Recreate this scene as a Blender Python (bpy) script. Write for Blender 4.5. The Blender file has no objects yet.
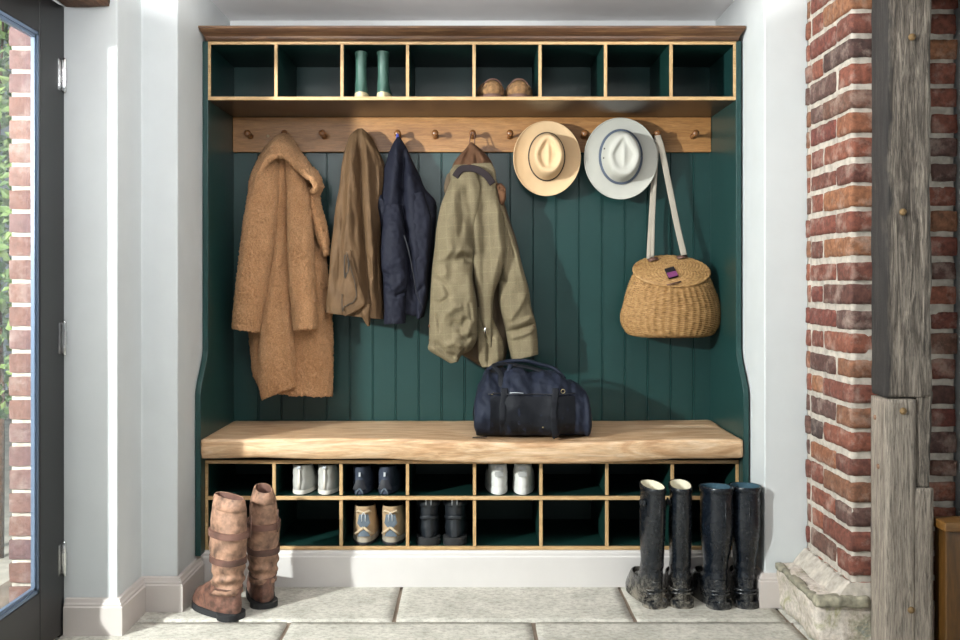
import bpy, math, random
import numpy as np
from mathutils import Vector, noise, Matrix
PI = math.pi
random.seed(7)
S = bpy.context.scene
COL = S.collection
# ---------------------------------------------------------------- camera, world, light, exposure
FPX, CX, CY, CAMY, CAMZ = 947.0, 472.0, 284.0, -3.22, 1.015
cam_d = bpy.data.cameras.new('camera'); cam = bpy.data.objects.new('camera', cam_d); COL.objects.link(cam)
cam.location = (0, CAMY, CAMZ); cam.rotation_euler = (PI/2, 0, 0)
cam_d.sensor_width = 36; cam_d.lens = FPX/960*36
cam_d.shift_x = 8/960; cam_d.shift_y = -36/960; cam_d.clip_start = .05
S.camera = cam
S.view_settings.view_transform = 'Standard'; S.view_settings.look = 'None'
S.view_settings.gamma = 1; S.view_settings.exposure = -0.3; S.view_settings.use_curve_mapping = False
w = bpy.data.worlds.new('world'); S.world = w; w.use_nodes = True
w.node_tree.nodes['Background'].inputs[0].default_value = (.82, .92, 1.0, 1)
w.node_tree.nodes['Background'].inputs[1].default_value = .27

def area_light(name, loc, target, power, size, color, size_y=None):
    d = bpy.data.lights.new(name, 'AREA'); d.energy = power; d.color = color
    d.shape = 'RECTANGLE'; d.size = size; d.size_y = size_y or size
    o = bpy.data.objects.new(name, d); COL.objects.link(o); o.location = loc
    o.rotation_euler = (Vector(target)-Vector(loc)).to_track_quat('-Z', 'Y').to_euler()
    return o
# daylight that comes through the glazed door on the left, low and warm
kd = bpy.data.lights.new('door_daylight', 'POINT'); kd.energy = 900; kd.color = (1, .985, .96); kd.shadow_soft_size = .05
key = bpy.data.objects.new('door_daylight', kd); COL.objects.link(key); key.location = (-2.25, -2.1, 1.56)
# soft fill light added behind the camera
area_light('added_back_fill', (1.0, -4.6, 1.9), (0, 0, .9), 6, 1.8, (.88, .94, 1.0), 1.4)

# point fills added in front of the nook, no fittings there
for x_ in (-.75, -.05):
    d_ = bpy.data.lights.new('added_front_fill', 'POINT'); d_.energy = 19; d_.color = (.97, .98, 1); d_.shadow_soft_size = .12
    o_ = bpy.data.objects.new('added_front_fill', d_); COL.objects.link(o_); o_.location = (x_, -1.4, 1.70)
# added spot fills that brighten the ceiling above the nook
for x_ in (-.55, .5):
    d_ = bpy.data.lights.new('added_ceiling_fill', 'SPOT'); d_.energy = 62; d_.color = (1, .98, .96); d_.shadow_soft_size = .05; d_.spot_size = math.radians(118); d_.spot_blend = .08
    o_ = bpy.data.objects.new('added_ceiling_fill', d_); COL.objects.link(o_); o_.location = (x_, -1.15, 1.72)
    o_.rotation_euler = Vector((0, .45, .9)).to_track_quat('-Z', 'Y').to_euler()
# added low fill behind the camera, imitates bounce off a sunlit floor
area_light('added_low_fill', (0, -4.0, .08), (0, .2, 2.0), 10, 2.2, (1, .98, .96), 1.0)

# ---------------------------------------------------------------- helpers
def lin(c):
    if isinstance(c, str):
        c = [int(c[i:i+2], 16)/255 for i in (0, 2, 4)]
    return tuple((x/12.92 if x <= .04045 else ((x+.055)/1.055)**2.4) for x in c) + (1,)
def P(px, py, Y):
    D = Y - CAMY
    return Vector(((px-CX)*D/FPX, Y, CAMZ-(py-CY)*D/FPX))
def PX(px, Y): return (px-CX)*(Y-CAMY)/FPX
def PZ(py, Y): return CAMZ-(py-CY)*(Y-CAMY)/FPX

def new_mat(name, rough=.6, metallic=0, spec=None):
    m = bpy.data.materials.new(name); m.use_nodes = True
    nt = m.node_tree; b = nt.nodes['Principled BSDF']
    b.inputs['Roughness'].default_value = rough; b.inputs['Metallic'].default_value = metallic
    if spec is not None: b.inputs['Specular IOR Level'].default_value = spec
    return m, nt, b
def N(nt, typ, **kw):
    n = nt.nodes.new(typ)
    for k, v in kw.items():
        if k in n.inputs: n.inputs[k].default_value = v
        else: setattr(n, k, v)
    return n
def coords(nt, scale=(1, 1, 1), rot=(0, 0, 0), kind='Object'):
    tc = N(nt, 'ShaderNodeTexCoord'); mp = N(nt, 'ShaderNodeMapping')
    mp.inputs['Scale'].default_value = scale; mp.inputs['Rotation'].default_value = rot
    nt.links.new(tc.outputs[kind], mp.inputs['Vector']); return mp.outputs[0]
def ramp(nt, fac, stops, interp='LINEAR'):
    r = N(nt, 'ShaderNodeValToRGB'); r.color_ramp.interpolation = interp
    e = r.color_ramp.elements
    while len(e) < len(stops): e.new(.5)
    for i, (p, c) in enumerate(stops):
        e[i].position = p; e[i].color = lin(c) if not isinstance(c, float) else (c, c, c, 1)
    nt.links.new(fac, r.inputs[0]); return r.outputs[0]
def noise_fac(nt, vec, scale, detail=4, rough=.55, dist=0):
    n = N(nt, 'ShaderNodeTexNoise'); n.inputs['Scale'].default_value = scale
    n.inputs['Detail'].default_value = detail; n.inputs['Roughness'].default_value = rough
    n.inputs['Distortion'].default_value = dist
    nt.links.new(vec, n.inputs['Vector']); return n.outputs['Fac']
def mixc(nt, fac, a, b, mode='MIX'):
    m = N(nt, 'ShaderNodeMix', data_type='RGBA', blend_type=mode)
    for s, v in ((0, fac), (6, a), (7, b)):
        if hasattr(v, 'links'): nt.links.new(v, m.inputs[s])
        else: m.inputs[s].default_value = v if not isinstance(v, str) else lin(v)
    return m.outputs[2]
def math_(nt, op, a, b=0.0):
    m = N(nt, 'ShaderNodeMath', operation=op)
    for i, v in enumerate((a, b)):
        if hasattr(v, 'links'): nt.links.new(v, m.inputs[i])
        else: m.inputs[i].default_value = v
    return m.outputs[0]
def bump(nt, b, h, strength=.3, dist=.002, prev=None):
    n = N(nt, 'ShaderNodeBump'); n.inputs['Strength'].default_value = strength; n.inputs['Distance'].default_value = dist
    nt.links.new(h, n.inputs['Height'])
    if prev is not None: nt.links.new(prev, n.inputs['Normal'])
    nt.links.new(n.outputs[0], b.inputs['Normal']); return n.outputs[0]

def m_plain(name, c, rough=.6, metallic=0, var=.06, bs=0, bscale=200, sheen=0, spec=None, coat=0, vscale=9):
    m, nt, b = new_mat(name, rough, metallic, spec)
    v = coords(nt); f = noise_fac(nt, v, vscale, 4)
    c0 = lin(c); dk = tuple(x*(1-var*2.4) for x in c0[:3])+(1,); lt = tuple(min(1, x*(1+var*2.4)) for x in c0[:3])+(1,)
    r = N(nt, 'ShaderNodeValToRGB'); r.color_ramp.elements[0].position = .3; r.color_ramp.elements[1].position = .7
    r.color_ramp.elements[0].color = dk; r.color_ramp.elements[1].color = lt
    nt.links.new(f, r.inputs[0]); nt.links.new(r.outputs[0], b.inputs['Base Color'])
    if bs: bump(nt, b, noise_fac(nt, v, bscale, 3), bs, .002)
    if sheen:
        b.inputs['Sheen Weight'].default_value = sheen; b.inputs['Sheen Roughness'].default_value = .5
    if coat: b.inputs['Coat Weight'].default_value = coat; b.inputs['Coat Roughness'].default_value = .15
    return m
def m_wood(name, cols, axis='X', scale=6, rough=.5, stretch=12, bs=.25, coat=0, rings=0.0):
    m, nt, b = new_mat(name, rough)
    sc = {'X': (1, stretch, stretch), 'Y': (stretch, 1, stretch), 'Z': (stretch, stretch, 1)}[axis]
    v = coords(nt, sc)
    f = noise_fac(nt, v, scale, 6, .6, 1.2)
    c = ramp(nt, f, [(.28, cols[0]), (.5, cols[1]), (.74, cols[2])])
    v2 = coords(nt, tuple(x*3 for x in sc)); f2 = noise_fac(nt, v2, scale*2, 4, .7)
    c = mixc(nt, .35, c, ramp(nt, f2, [(.35, (.35, .35, .35)), (.62, (1., 1., 1.))]), 'MULTIPLY')
    nt.links.new(c, b.inputs['Base Color']); bump(nt, b, f2, bs, .002)
    if coat: b.inputs['Coat Weight'].default_value = coat; b.inputs['Coat Roughness'].default_value = .2
    return m
def m_islands(name, stops, rough=.85, dirt='D9D2C6', dirt_amt=.35, bs=.6, bscale=60, interp='LINEAR', dscale=14, var=.35):
    m, nt, b = new_mat(name, rough)
    g = N(nt, 'ShaderNodeNewGeometry'); v = coords(nt)
    c = ramp(nt, g.outputs['Random Per Island'], stops, interp)
    f = noise_fac(nt, v, bscale, 5, .65)
    c = mixc(nt, var, c, ramp(nt, f, [(.35, (.3, .3, .3)), (.65, (1., 1., 1.))]), 'MULTIPLY')
    f2 = noise_fac(nt, v, dscale, 5, .7)
    k = ramp(nt, f2, [(.5, 0.0), (.68, float(dirt_amt))])
    c = mixc(nt, k, c, dirt)
    nt.links.new(c, b.inputs['Base Color']); bump(nt, b, f, bs, .004)
    return m

class MB:
    def __init__(s): s.v = []; s.f = []
    def add(s, vs, fs):
        o = len(s.v); s.v += [tuple(p) for p in vs]; s.f += [tuple(i+o for i in f) for f in fs]; return s
    def box(s, x0, x1, y0, y1, z0, z1):
        vs = [(x, y, z) for z in (z0, z1) for y in (y0, y1) for x in (x0, x1)]
        return s.add(vs, [(0, 2, 3, 1), (4, 5, 7, 6), (0, 1, 5, 4), (2, 6, 7, 3), (0, 4, 6, 2), (1, 3, 7, 5)])
    def grid_loop(s, rings, cap0=True, cap1=True):      # rings: list of equally long point lists, closed
        n = len(rings[0]); vs = [p for r in rings for p in r]; fs = []
        for i in range(len(rings)-1):
            for j in range(n):
                k = (j+1) % n
                fs.append((i*n+j, i*n+k, (i+1)*n+k, (i+1)*n+j))
        if cap0: fs.append(tuple(range(n-1, -1, -1)))
        if cap1: fs.append(tuple((len(rings)-1)*n+j for j in range(n)))
        return s.add(vs, fs)
    def sheet(s, rows, closed=False):
        m = len(rows[0]); vs = [p for r in rows for p in r]; fs = []
        for i in range(len(rows)-1):
            for j in range(m-1): fs.append((i*m+j, i*m+j+1, (i+1)*m+j+1, (i+1)*m+j))
        return s.add(vs, fs)
    def prism(s, poly, z0, z1):                          # polygon in XY
        n = len(poly)
        vs = [(x, y, z0) for x, y in poly]+[(x, y, z1) for x, y in poly]
        fs = [tuple(range(n-1, -1, -1)), tuple(range(n, 2*n))]+[(i, (i+1) % n, n+(i+1) % n, n+i) for i in range(n)]
        return s.add(vs, fs)
    def prism_yz(s, poly, x0, x1):
        n = len(poly)
        vs = [(x0, y, z) for y, z in poly]+[(x1, y, z) for y, z in poly]
        fs = [tuple(range(n)), tuple(range(2*n-1, n-1, -1))]+[(i, n+i, n+(i+1) % n, (i+1) % n) for i in range(n)]
        return s.add(vs, fs)
    def tube(s, pts, r, n=10, flat=None, up=None):       # r a number or a list; flat = (rx, ry) cross-section
        pts = [Vector(p) for p in pts]; rings = []; pu = Vector(up) if up else None
        for i, p in enumerate(pts):
            t = (pts[min(i+1, len(pts)-1)]-pts[max(i-1, 0)]).normalized()
            if up: a = pu - t*pu.dot(t); a.normalize()
            else:
                if pu is None: pu = Vector((0, 0, 1)) if abs(t.z) < .9 else Vector((0, 1, 0))
                a = pu - t*pu.dot(t); a.normalize(); pu = a
            b = t.cross(a); rr = r[i] if isinstance(r, (list, tuple)) else r
            rx, ry = flat if flat else (rr, rr)
            rings.append([p+a*math.cos(q)*ry+b*math.sin(q)*rx for q in [2*PI*k/n for k in range(n)]])
        return s.grid_loop(rings)
    def lathe(s, prof, c, axis=Vector((0, 0, 1)), n=24): # prof: (r, h)
        axis = Vector(axis).normalized(); a = axis.orthogonal().normalized(); b = axis.cross(a); c = Vector(c)
        rings = [[c+axis*h+a*r*math.cos(2*PI*k/n)+b*r*math.sin(2*PI*k/n) for k in range(n)] for r, h in prof]
        return s.grid_loop(rings)
    def rough_box(s, lo, hi, res, amp, seed=0, rnd=.0, nscale=30, mod=None):
        lo = Vector(lo); hi = Vector(hi); d = hi-lo
        n = [max(1, int(round(d[i]/res))) for i in range(3)]; idx = {}; vs = []; fs = []
        off = Vector((seed*3.7, seed*1.3, seed*2.1))
        def vid(i, j, k):
            key = (i, j, k)
            if key not in idx:
                p = Vector((lo.x+d.x*i/n[0], lo.y+d.y*j/n[1], lo.z+d.z*k/n[2]))
                if rnd:
                    q = Vector([min(max(p[a], lo[a]+rnd), hi[a]-rnd) for a in range(3)])
                    e = p-q
                    if e.length > 1e-6: p = q+e.normalized()*rnd
                if amp: p = p+noise.noise_vector((p+off)*nscale)*amp+noise.noise_vector((p+off)*nscale*3)*amp*.4
                if mod: p = mod(p)
                idx[key] = len(vs); vs.append(p)
            return idx[key]
        for ax in range(3):
            u, v = [(1, 2), (2, 0), (0, 1)][ax]
            for side in (0, n[ax]):
                for a in range(n[u]):
                    for b in range(n[v]):
                        q = []
                        for da, db in ((0, 0), (1, 0), (1, 1), (0, 1)):
                            t = [0, 0, 0]; t[ax] = side; t[u] = a+da; t[v] = b+db; q.append(vid(*t))
                        fs.append(q if side else q[::-1])
        return s.add(vs, fs)
    def build(s, name, m, parent=None, smooth=False, bevel=0, subd=0, angle=None):
        o = obj(name, s.v, s.f, m, parent)
        if smooth:
            for p in o.data.polygons: p.use_smooth = True
            if angle: o.data.set_sharp_from_angle(angle=math.radians(angle))
        if bevel:
            b = o.modifiers.new('bevel', 'BEVEL'); b.width = bevel; b.segments = 2; b.limit_method = 'ANGLE'
        if subd:
            b = o.modifiers.new('sub', 'SUBSURF'); b.levels = subd; b.render_levels = subd
        return o
def origin(o):
    v = Vector((0, 0, 0))
    while o: v = v+o.location; o = o.parent
    return v
def obj(name, vs, fs, m, parent=None):
    me = bpy.data.meshes.new(name); off = origin(parent)
    me.from_pydata([tuple(Vector(p)-off) for p in vs], [], fs); me.update()
    o = bpy.data.objects.new(name, me); COL.objects.link(o); o.parent = parent
    if m: me.materials.append(m)
    return o
def thing(name, label, cat, loc=(0, 0, 0), group=None):
    o = bpy.data.objects.new(name, None); COL.objects.link(o); o.location = loc; o.empty_display_size = .05
    o['label'] = label; o['category'] = cat
    if group: o['group'] = group
    return o
def tag(o, label, cat, group=None):
    o['label'] = label; o['category'] = cat
    if group: o['group'] = group
    return o
def struct(o): o['kind'] = 'structure'; return o
def dup(root, label, loc, rz):
    r = root.copy(); COL.objects.link(r); r['label'] = label; r.location = loc; r.rotation_euler = (0, 0, rz)
    for ch in list(root.children):
        c = ch.copy(); COL.objects.link(c); c.parent = r
        for g in list(ch.children):
            q = g.copy(); COL.objects.link(q); q.parent = c
    return r
def herm(rows, n):
    a = np.array(rows, float); m = len(a)
    mid = (a[:, 0:2]+a[:, 2:4])/2 if a.shape[1] >= 4 else a[:, :2]
    t = np.concatenate([[0], np.cumsum(np.maximum(1e-3, np.linalg.norm(np.diff(mid, axis=0), axis=1)))])
    d = np.zeros_like(a); sl = (a[1:]-a[:-1])/(t[1:]-t[:-1])[:, None]
    d[0] = sl[0]; d[-1] = sl[-1]
    for i in range(1, m-1):
        w1 = t[i+1]-t[i]; w0 = t[i]-t[i-1]
        d[i] = (sl[i-1]*w1+sl[i]*w0)/(w0+w1)
        same = sl[i-1]*sl[i] > 0; d[i] = np.where(same, d[i], d[i]*.15)
    T = np.linspace(0, t[-1], n); out = []
    for x in T:
        i = min(np.searchsorted(t, x, side='right')-1, m-2); h = t[i+1]-t[i]; s_ = (x-t[i])/h
        out.append((2*s_**3-3*s_**2+1)*a[i]+(s_**3-2*s_**2+s_)*h*d[i]+(-2*s_**3+3*s_**2)*a[i+1]+(s_**3-s_**2)*h*d[i+1])
    return np.array(out)
def smooth_path(pts, n):
    return [tuple(p) for p in herm([tuple(p) for p in pts], n)]
def fold_field(X, Y, folds):
    out = np.zeros_like(X)
    for kind, pts, amp, wd in folds:
        pts = np.array(pts, float); best = np.full(X.shape, 1e9); sgn = np.ones_like(X); par = np.zeros_like(X)
        L = len(pts)-1
        for i in range(L):
            a, b = pts[i], pts[i+1]; e = b-a; q = e.dot(e)
            tt = np.clip(((X-a[0])*e[0]+(Y-a[1])*e[1])/q, 0, 1)
            dx = X-a[0]-tt*e[0]; dy = Y-a[1]-tt*e[1]; dd = np.hypot(dx, dy)
            k = dd < best; best = np.where(k, dd, best)
            sgn = np.where(k, np.sign(e[0]*(Y-a[1])-e[1]*(X-a[0])+1e-9), sgn); par = np.where(k, (i+tt)/L, par)
        fade = np.clip(np.minimum(par, 1-par)*6+.15, 0, 1)
        if kind == 'g': out += amp*np.exp(-(best/wd)**2)*fade
        else:           # 's' ledge: high on the right of the path direction, falling off over wd
            out += amp*np.exp(-best/wd)*np.clip(.5+sgn*best/1.2, 0, 1)*fade
    return out
def drape(name, rows, Yr, folds, m, parent, nu=150, nv=150, nz=(.004, 18), fine=(0, 0), pw=.8, qw=.65, taper_end=True, seed=0, noise_str=(1, 1)):
    """lofted cloth: rows of (left px, left py, right px, right py, front Y, back Y) read at depth Yr"""
    R = herm(rows, nv)
    if taper_end:
        e = R[-1].copy(); mid = (e[4]+e[5])/2
        e[4] = mid+(e[4]-mid)*.5; e[5] = mid+(e[5]-mid)*.5
        e[0:4] += (np.array([e[2], e[3], e[0], e[1]])-e[0:4])*.02
        R = np.vstack([R, e])
    nf = int(nu*.72); nb = nu-nf
    ang = np.concatenate([np.linspace(PI, 0, nf, endpoint=False), np.linspace(0, -PI, nb, endpoint=False)])
    c = np.cos(ang); s_ = np.sin(ang); c = np.sign(c)*np.abs(c)**pw; sy = np.sign(s_)*np.abs(s_)**qw
    U = (1+c)/2
    k = ((R[:, 4:5]+R[:, 5:6])/2-CAMY)/FPX
    PXs = R[:, 0:1]*(1-U)+R[:, 2:3]*U; PYs = R[:, 1:2]*(1-U)+R[:, 3:4]*U
    mid = (R[:, 4:5]+R[:, 5:6])/2; hd = (R[:, 5:6]-R[:, 4:5])/2
    Y = mid-hd*sy[None, :]
    wgt = np.clip(s_*3, 0, 1)[None, :]
    Y = Y-fold_field(PXs, PYs, folds)*wgt if folds else Y
    X = (PXs-CX)*k; Z = CAMZ-(PYs-CY)*k
    rings = []; so = Vector((seed*5.1, seed*2.3, 0))
    for i in range(len(R)):
        ring = []
        for j in range(nu):
            p = Vector((X[i, j], Y[i, j], Z[i, j]))
            q = Vector((p.x*noise_str[0], p.y, p.z*noise_str[1]))+so
            if nz[0]:
                v = noise.noise(q*nz[1])+.5*noise.noise(q*nz[1]*2.3)
                p.y -= v*nz[0]*(1 if s_[j] > 0 else .2); p.x += nz[0]*.5*noise.noise(q*nz[1]+Vector((9, 9, 9)))
            if fine[0]: p += noise.noise_vector(p*fine[1])*fine[0]
            ring.append(p)
        rings.append(ring)
    mb = MB(); mb.grid_loop(rings)
    return mb.build(name, m, parent, smooth=True)

# ---------------------------------------------------------------- materials
M = {}
M['wall'] = m_plain('wall_paint', 'C5C9CA', .75, var=.01, bs=.05, bscale=90)
M['ceil'] = m_plain('ceiling_paint', 'E4E4E4', .8, var=.01)
M['trim'] = m_plain('trim_paint_shaded', 'BDB5B0', .45, var=.01)  # same paint as the plinth, colour darkened for the shade on the skirting
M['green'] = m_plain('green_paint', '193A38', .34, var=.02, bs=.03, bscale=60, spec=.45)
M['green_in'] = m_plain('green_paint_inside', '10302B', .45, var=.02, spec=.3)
M['oak'] = m_wood('oak', ('B38C5C', 'C8A473', 'D8B98C'), 'X', 5, .45)
M['oak_v'] = m_wood('oak_upright', ('B38C5C', 'C8A473', 'D8B98C'), 'Z', 5, .45)
M['rail'] = m_wood('peg_rail_oak', ('97673B', 'AC7A48', 'BE8D59'), 'X', 5, .38, stretch=9)
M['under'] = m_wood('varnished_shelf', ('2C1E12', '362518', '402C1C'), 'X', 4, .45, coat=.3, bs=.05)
M['walnut'] = m_wood('walnut_cornice', ('3C2819', '5A3D28', '80603F'), 'X', 5, .5, stretch=16)
M['peg'] = m_wood('peg_wood', ('6E4526', '8A5A33', 'A06E40'), 'Y', 20, .3, coat=.4)
M['black_door'] = m_plain('black_door_paint', '0E0F11', .4, var=.03)
M['bead'] = m_plain('slate_blue_bead', '55657A', .35, var=.03)
M['chrome'] = m_plain('polished_steel', 'C8C8C8', .2, 1, var=.02)
M['brick'] = m_islands('brick', [(0, '3E3533'), (.1, '6E4338'), (.3, '814A3B'), (.5, '915843'), (.68, '743E35'), (.82, '9A6746'), (.95, '62463F')], dirt='BCA99C', dirt_amt=.4, var=.6)
M['mortar'] = m_plain('lime_mortar', 'AFA79C', .95, var=.12, bs=.9, bscale=110, vscale=40)
M['brick_out'] = m_islands('garden_brick', [(0, '6E4E46'), (.5, '7C5C52'), (1, '6A5050')], dirt='9A8C86', dirt_amt=.4)

# bench slab: pale oak with a warm live edge
def m_bench():
    m, nt, b = new_mat('bench_slab_oak', .42)
    v = coords(nt, (1, 6, 6)); f = noise_fac(nt, v, 3.2, 7, .6, 2.2)
    c = ramp(nt, f, [(.25, '9C7550'), (.42, 'BC9670'), (.55, 'CFAE8A'), (.7, 'DCC2A4')])
    v2 = coords(nt, (2, 22, 22)); f2 = noise_fac(nt, v2, 8, 5, .7)
    c = mixc(nt, .3, c, ramp(nt, f2, [(.35, (.35, .3, .25)), (.6, (1., 1., 1.))]), 'MULTIPLY')
    nt.links.new(c, b.inputs['Base Color']); bump(nt, b, f2, .35, .003); return m
M['bench'] = m_bench()
def m_stone():
    m, nt, b = new_mat('flagstone', .72)
    g = N(nt, 'ShaderNodeNewGeometry'); v = coords(nt)
    c = ramp(nt, g.outputs['Random Per Island'], [(0, 'BCB8AD'), (.5, 'C6C2B8'), (1, 'CECAC0')])
    f = noise_fac(nt, v, 9, 8, .72); f2 = noise_fac(nt, coords(nt, (1, 1.4, 1)), 55, 6, .75); f3 = noise_fac(nt, v, 110, 3, .6)
    c = mixc(nt, .55, c, ramp(nt, f, [(.32, (.62, .63, .6)), (.62, (1., 1., 1.))]), 'MULTIPLY')
    c = mixc(nt, .5, c, ramp(nt, f2, [(.36, (.5, .49, .46)), (.56, (1., 1., 1.))]), 'MULTIPLY')
    c = mixc(nt, ramp(nt, f3, [(.62, 0.0), (.7, .5)]), c, '8F8C82')
    nt.links.new(c, b.inputs['Base Color'])
    h = math_(nt, 'ADD', math_(nt, 'MULTIPLY', f, 1.0), math_(nt, 'MULTIPLY', f2, .6)); bump(nt, b, h, .55, .006); return m
M['stone'] = m_stone()
M['grout'] = m_plain('stone_joint', '857668', .95, var=.12, bs=.6, bscale=150)

# ---------------------------------------------------------------- the room
ZC = 2.014
XL1, XL2, YA, YB = -1.03, -.917, -.47, -.27
mb = MB(); mb.box(-1.6, 1.9, -4.2, .5, -.06, -.008); floor = mb.build('floor', M['grout']); struct(floor)
mb = MB(); sd = 1
def slab(x0, x1, y0, y1):
    global sd; sd += 1; g = .005
    mb.rough_box((x0+g, y0+g, -.03), (x1-g, y1-g, 0), .03, .0018, sd, .004, 9)
rows_ = [(-.368, .02, [-1.2, -.236, .494, .955, 1.4]), (-.80, -.368, [-1.2, -.548, .184, .96, 1.5]), (-1.3, -.80, [-1.2, -.3, .5, 1.3]),
         (-1.75, -1.3, [-1.2, -.7, .1, .8, 1.5]), (-2.3, -1.75, [-1.2, -.2, .6, 1.5]), (-2.8, -2.3, [-1.2, -.6, .3, 1.5]), (-3.4, -2.8, [-1.2, 0, .9, 1.5]), (-4.1, -3.4, [-1.2, -.4, .5, 1.5])]
for y0, y1, xs in rows_:
    for a, b in zip(xs[:-1], xs[1:]): slab(a, b, y0, y1)
sl = mb.build('flagstones', M['stone'], floor, smooth=True)
mb = MB(); mb.box(-1.6, 1.9, -4.2, .5, ZC, ZC+.08); struct(mb.build('ceiling', M['ceil']))
mb = MB(); mb.box(-1.3, 1.3, .372, .5, 0, ZC); struct(mb.build('wall_back', M['wall']))
mb = MB(); mb.prism([(-1.24, -.47), (XL1, -.47), (XL1, -.27), (XL2, -.27), (XL2, .372), (-1.24, .372)], 0, ZC)
struct(mb.build('wall_left', M['wall'], bevel=.004))
mb = MB(); mb.prism([(.922, .372), (.922, -.235), (1.06, -.235), (1.06, .372)], 0, ZC); struct(mb.build('wall_right', M['wall'], bevel=.004))
mb = MB(); mb.box(1.358, 1.9, -.66, -.3, 0, ZC); mb.box(1.8, 1.9, -4.2, -.66, 0, ZC); struct(mb.build('wall_far_right', M['wall']))
mb = MB(); mb.box(-1.24, -1.18, -4.2, -2.2, 0, ZC); mb.box(-1.24, -1.18, -2.2, -.47, 1.82, ZC); struct(mb.build('wall_door_side', M['wall']))

def sweep(path, prof, side=1):                            # profile (out, z) along an XY path
    mb = MB(); n = len(path); rows = []
    for i in range(n):
        p = Vector(path[i]); dirs = []
        if i > 0: dirs.append((p-Vector(path[i-1])).normalized())
        if i < n-1: dirs.append((Vector(path[i+1])-p).normalized())
        ns = [Vector((d.y, -d.x))*side for d in dirs]
        if len(ns) == 2:
            b = (ns[0]+ns[1]).normalized(); b = b/max(.3, b.dot(ns[0]))
        else: b = ns[0]
        rows.append([(p.x+b.x*o, p.y+b.y*o, z) for o, z in prof])
    mb.grid_loop(rows); return mb
skp = [(0, 0), (.022, 0), (.022, .082), (.018, .085), (.018, .09), (.013, .094), (.010, .103), (0, .105)]
o = sweep([(-1.178, -.47), (XL1, -.47), (XL1, -.27), (XL2, -.27), (XL2, -.052)], skp).build('baseboard_left', M['trim']); struct(o)
o = sweep([(.922, -.052), (.922, -.235), (.95, -.235), (1.05, -.235)], skp).build('baseboard_right', M['trim']); struct(o)
plp = [(0, 0), (.02, 0), (.02, .1), (.016, .104), (.016, .112), (.012, .121), (0, .122)]
o = sweep([(-.915, -.03), (.92, -.03)], plp).build('baseboard_back', m_plain('trim_paint_lit', 'CCC8C5', .45, var=.01)); struct(o)  # skirting paint again, colour lightened for the light on the plinth

# glazed door on the left
dr = bpy.data.objects.new('door_1', None); COL.objects.link(dr); dr.location = (-1.2, -1.3, 0); struct(dr)
mb = MB(); mb.box(-1.206, -1.18, -.633, -.5, .01, 1.815); mb.box(-1.206, -1.18, -2.2, -2.07, .01, 1.815)
mb.box(-1.206, -1.18, -2.07, -.633, .01, .172); mb.box(-1.206, -1.18, -2.07, -.633, 1.702, 1.815)
mb.build('door_frame', M['black_door'], dr, bevel=.003)
mb = MB(); mb.box(-1.238, -1.184, -.4995, -.472, 0, 1.818); mb.build('jamb', M['black_door'], dr)
mb = MB()
for a, b in ((0, .009), (.009, .018)):
    x0, x1 = (-1.19, -1.183) if a == 0 else (-1.197, -1.187)
    mb.box(x0, x1, -.633-b, -.633-a, .172, 1.702); mb.box(x0, x1, -2.07, -.633, .172+a, .172+b); mb.box(x0, x1, -2.07, -.633, 1.702-b, 1.702-a)
mb.build('glazing_bead', M['bead'], dr)
def m_glass():
    m = bpy.data.materials.new('clear_glass'); m.use_nodes = True; nt = m.node_tree; nt.nodes.clear()
    o = N(nt, 'ShaderNodeOutputMaterial'); t = N(nt, 'ShaderNodeBsdfTransparent'); g = N(nt, 'ShaderNodeBsdfGlossy')
    t.inputs[0].default_value = (.93, .96, .96, 1); g.inputs['Roughness'].default_value = .02
    mx = N(nt, 'ShaderNodeMixShader'); mx.inputs[0].default_value = .07
    nt.links.new(t.outputs[0], mx.inputs[1]); nt.links.new(g.outputs[0], mx.inputs[2]); nt.links.new(mx.outputs[0], o.inputs[0]); return m
M['glass'] = m_glass()
mb = MB(); mb.box(-1.203, -1.198, -2.069, -.634, .173, 1.701); mb.build('glass_pane', M['glass'], dr)
for z in (1.614, .86, .225):
    mb = MB(); mb.lathe([(0, -.052), (.004, -.05), (.006, -.046), (.006, -.02), (.0075, -.019), (.0075, .019), (.006, .02), (.006, .046), (.004, .05), (0, .052)], (-1.172, -.497, z), n=14)
    mb.box(-1.181, -1.1785, -.52, -.497, z-.045, z+.045); mb.build('hinge', M['chrome'], dr, smooth=True, angle=40)
# dark rough lintel over the door
M['oldwood'] = m_wood('old_lintel_wood', ('3A261B', '5A3C2A', '7A583F'), 'Y', 6, .8, bs=.6)
mb = MB(); mb.rough_box((-1.179, -2.2, 1.812), (-1.045, -.475, 1.98), .03, .006, 3, .012, 9)
tag(mb.build('lintel_beam', M['oldwood'], smooth=True), 'rough dark timber lintel above the black glazed door at top left', 'beam')

# ---------------------------------------------------------------- outside the door
mb = MB(); mb.box(-6, -1.245, -5, 6, -.14, -.06); struct(mb.build('ground_garden', m_plain('pale_gravel', 'C4BCAF', .9, var=.12, bs=.5, bscale=60)))
mb = MB()
z = -.06; k = 0
while z < 2.2:
    xs = [(-1.35, -1.262)]; ys = [(-.462, -.36), (-.35, -.14), (-.13, .08)] if k % 2 else [(-.462, -.25), (-.24, -.03), (-.02, .19)]
    for y0, y1 in ys: mb.rough_box((-1.35, y0, z), (-1.25, y1, z+.058), .03, .002, k*5+y0, .004, 30)
    z += .068; k += 1
bw = mb.build('wall_garden_brick', M['brick_out'], smooth=True, angle=50); struct(bw)
mb = MB(); mb.box(-1.343, -1.245, -.456, .2, -.06, 2.2); mb.build('mortar', M['mortar'], bw)
def m_leaf():
    m, nt, b = new_mat('leaf', .6); g = N(nt, 'ShaderNodeNewGeometry')
    c = ramp(nt, g.outputs['Random Per Island'], [(0, '2E4A2A'), (.5, '55703C'), (1, '8BA15C')]); nt.links.new(c, b.inputs['Base Color']); return m
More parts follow.
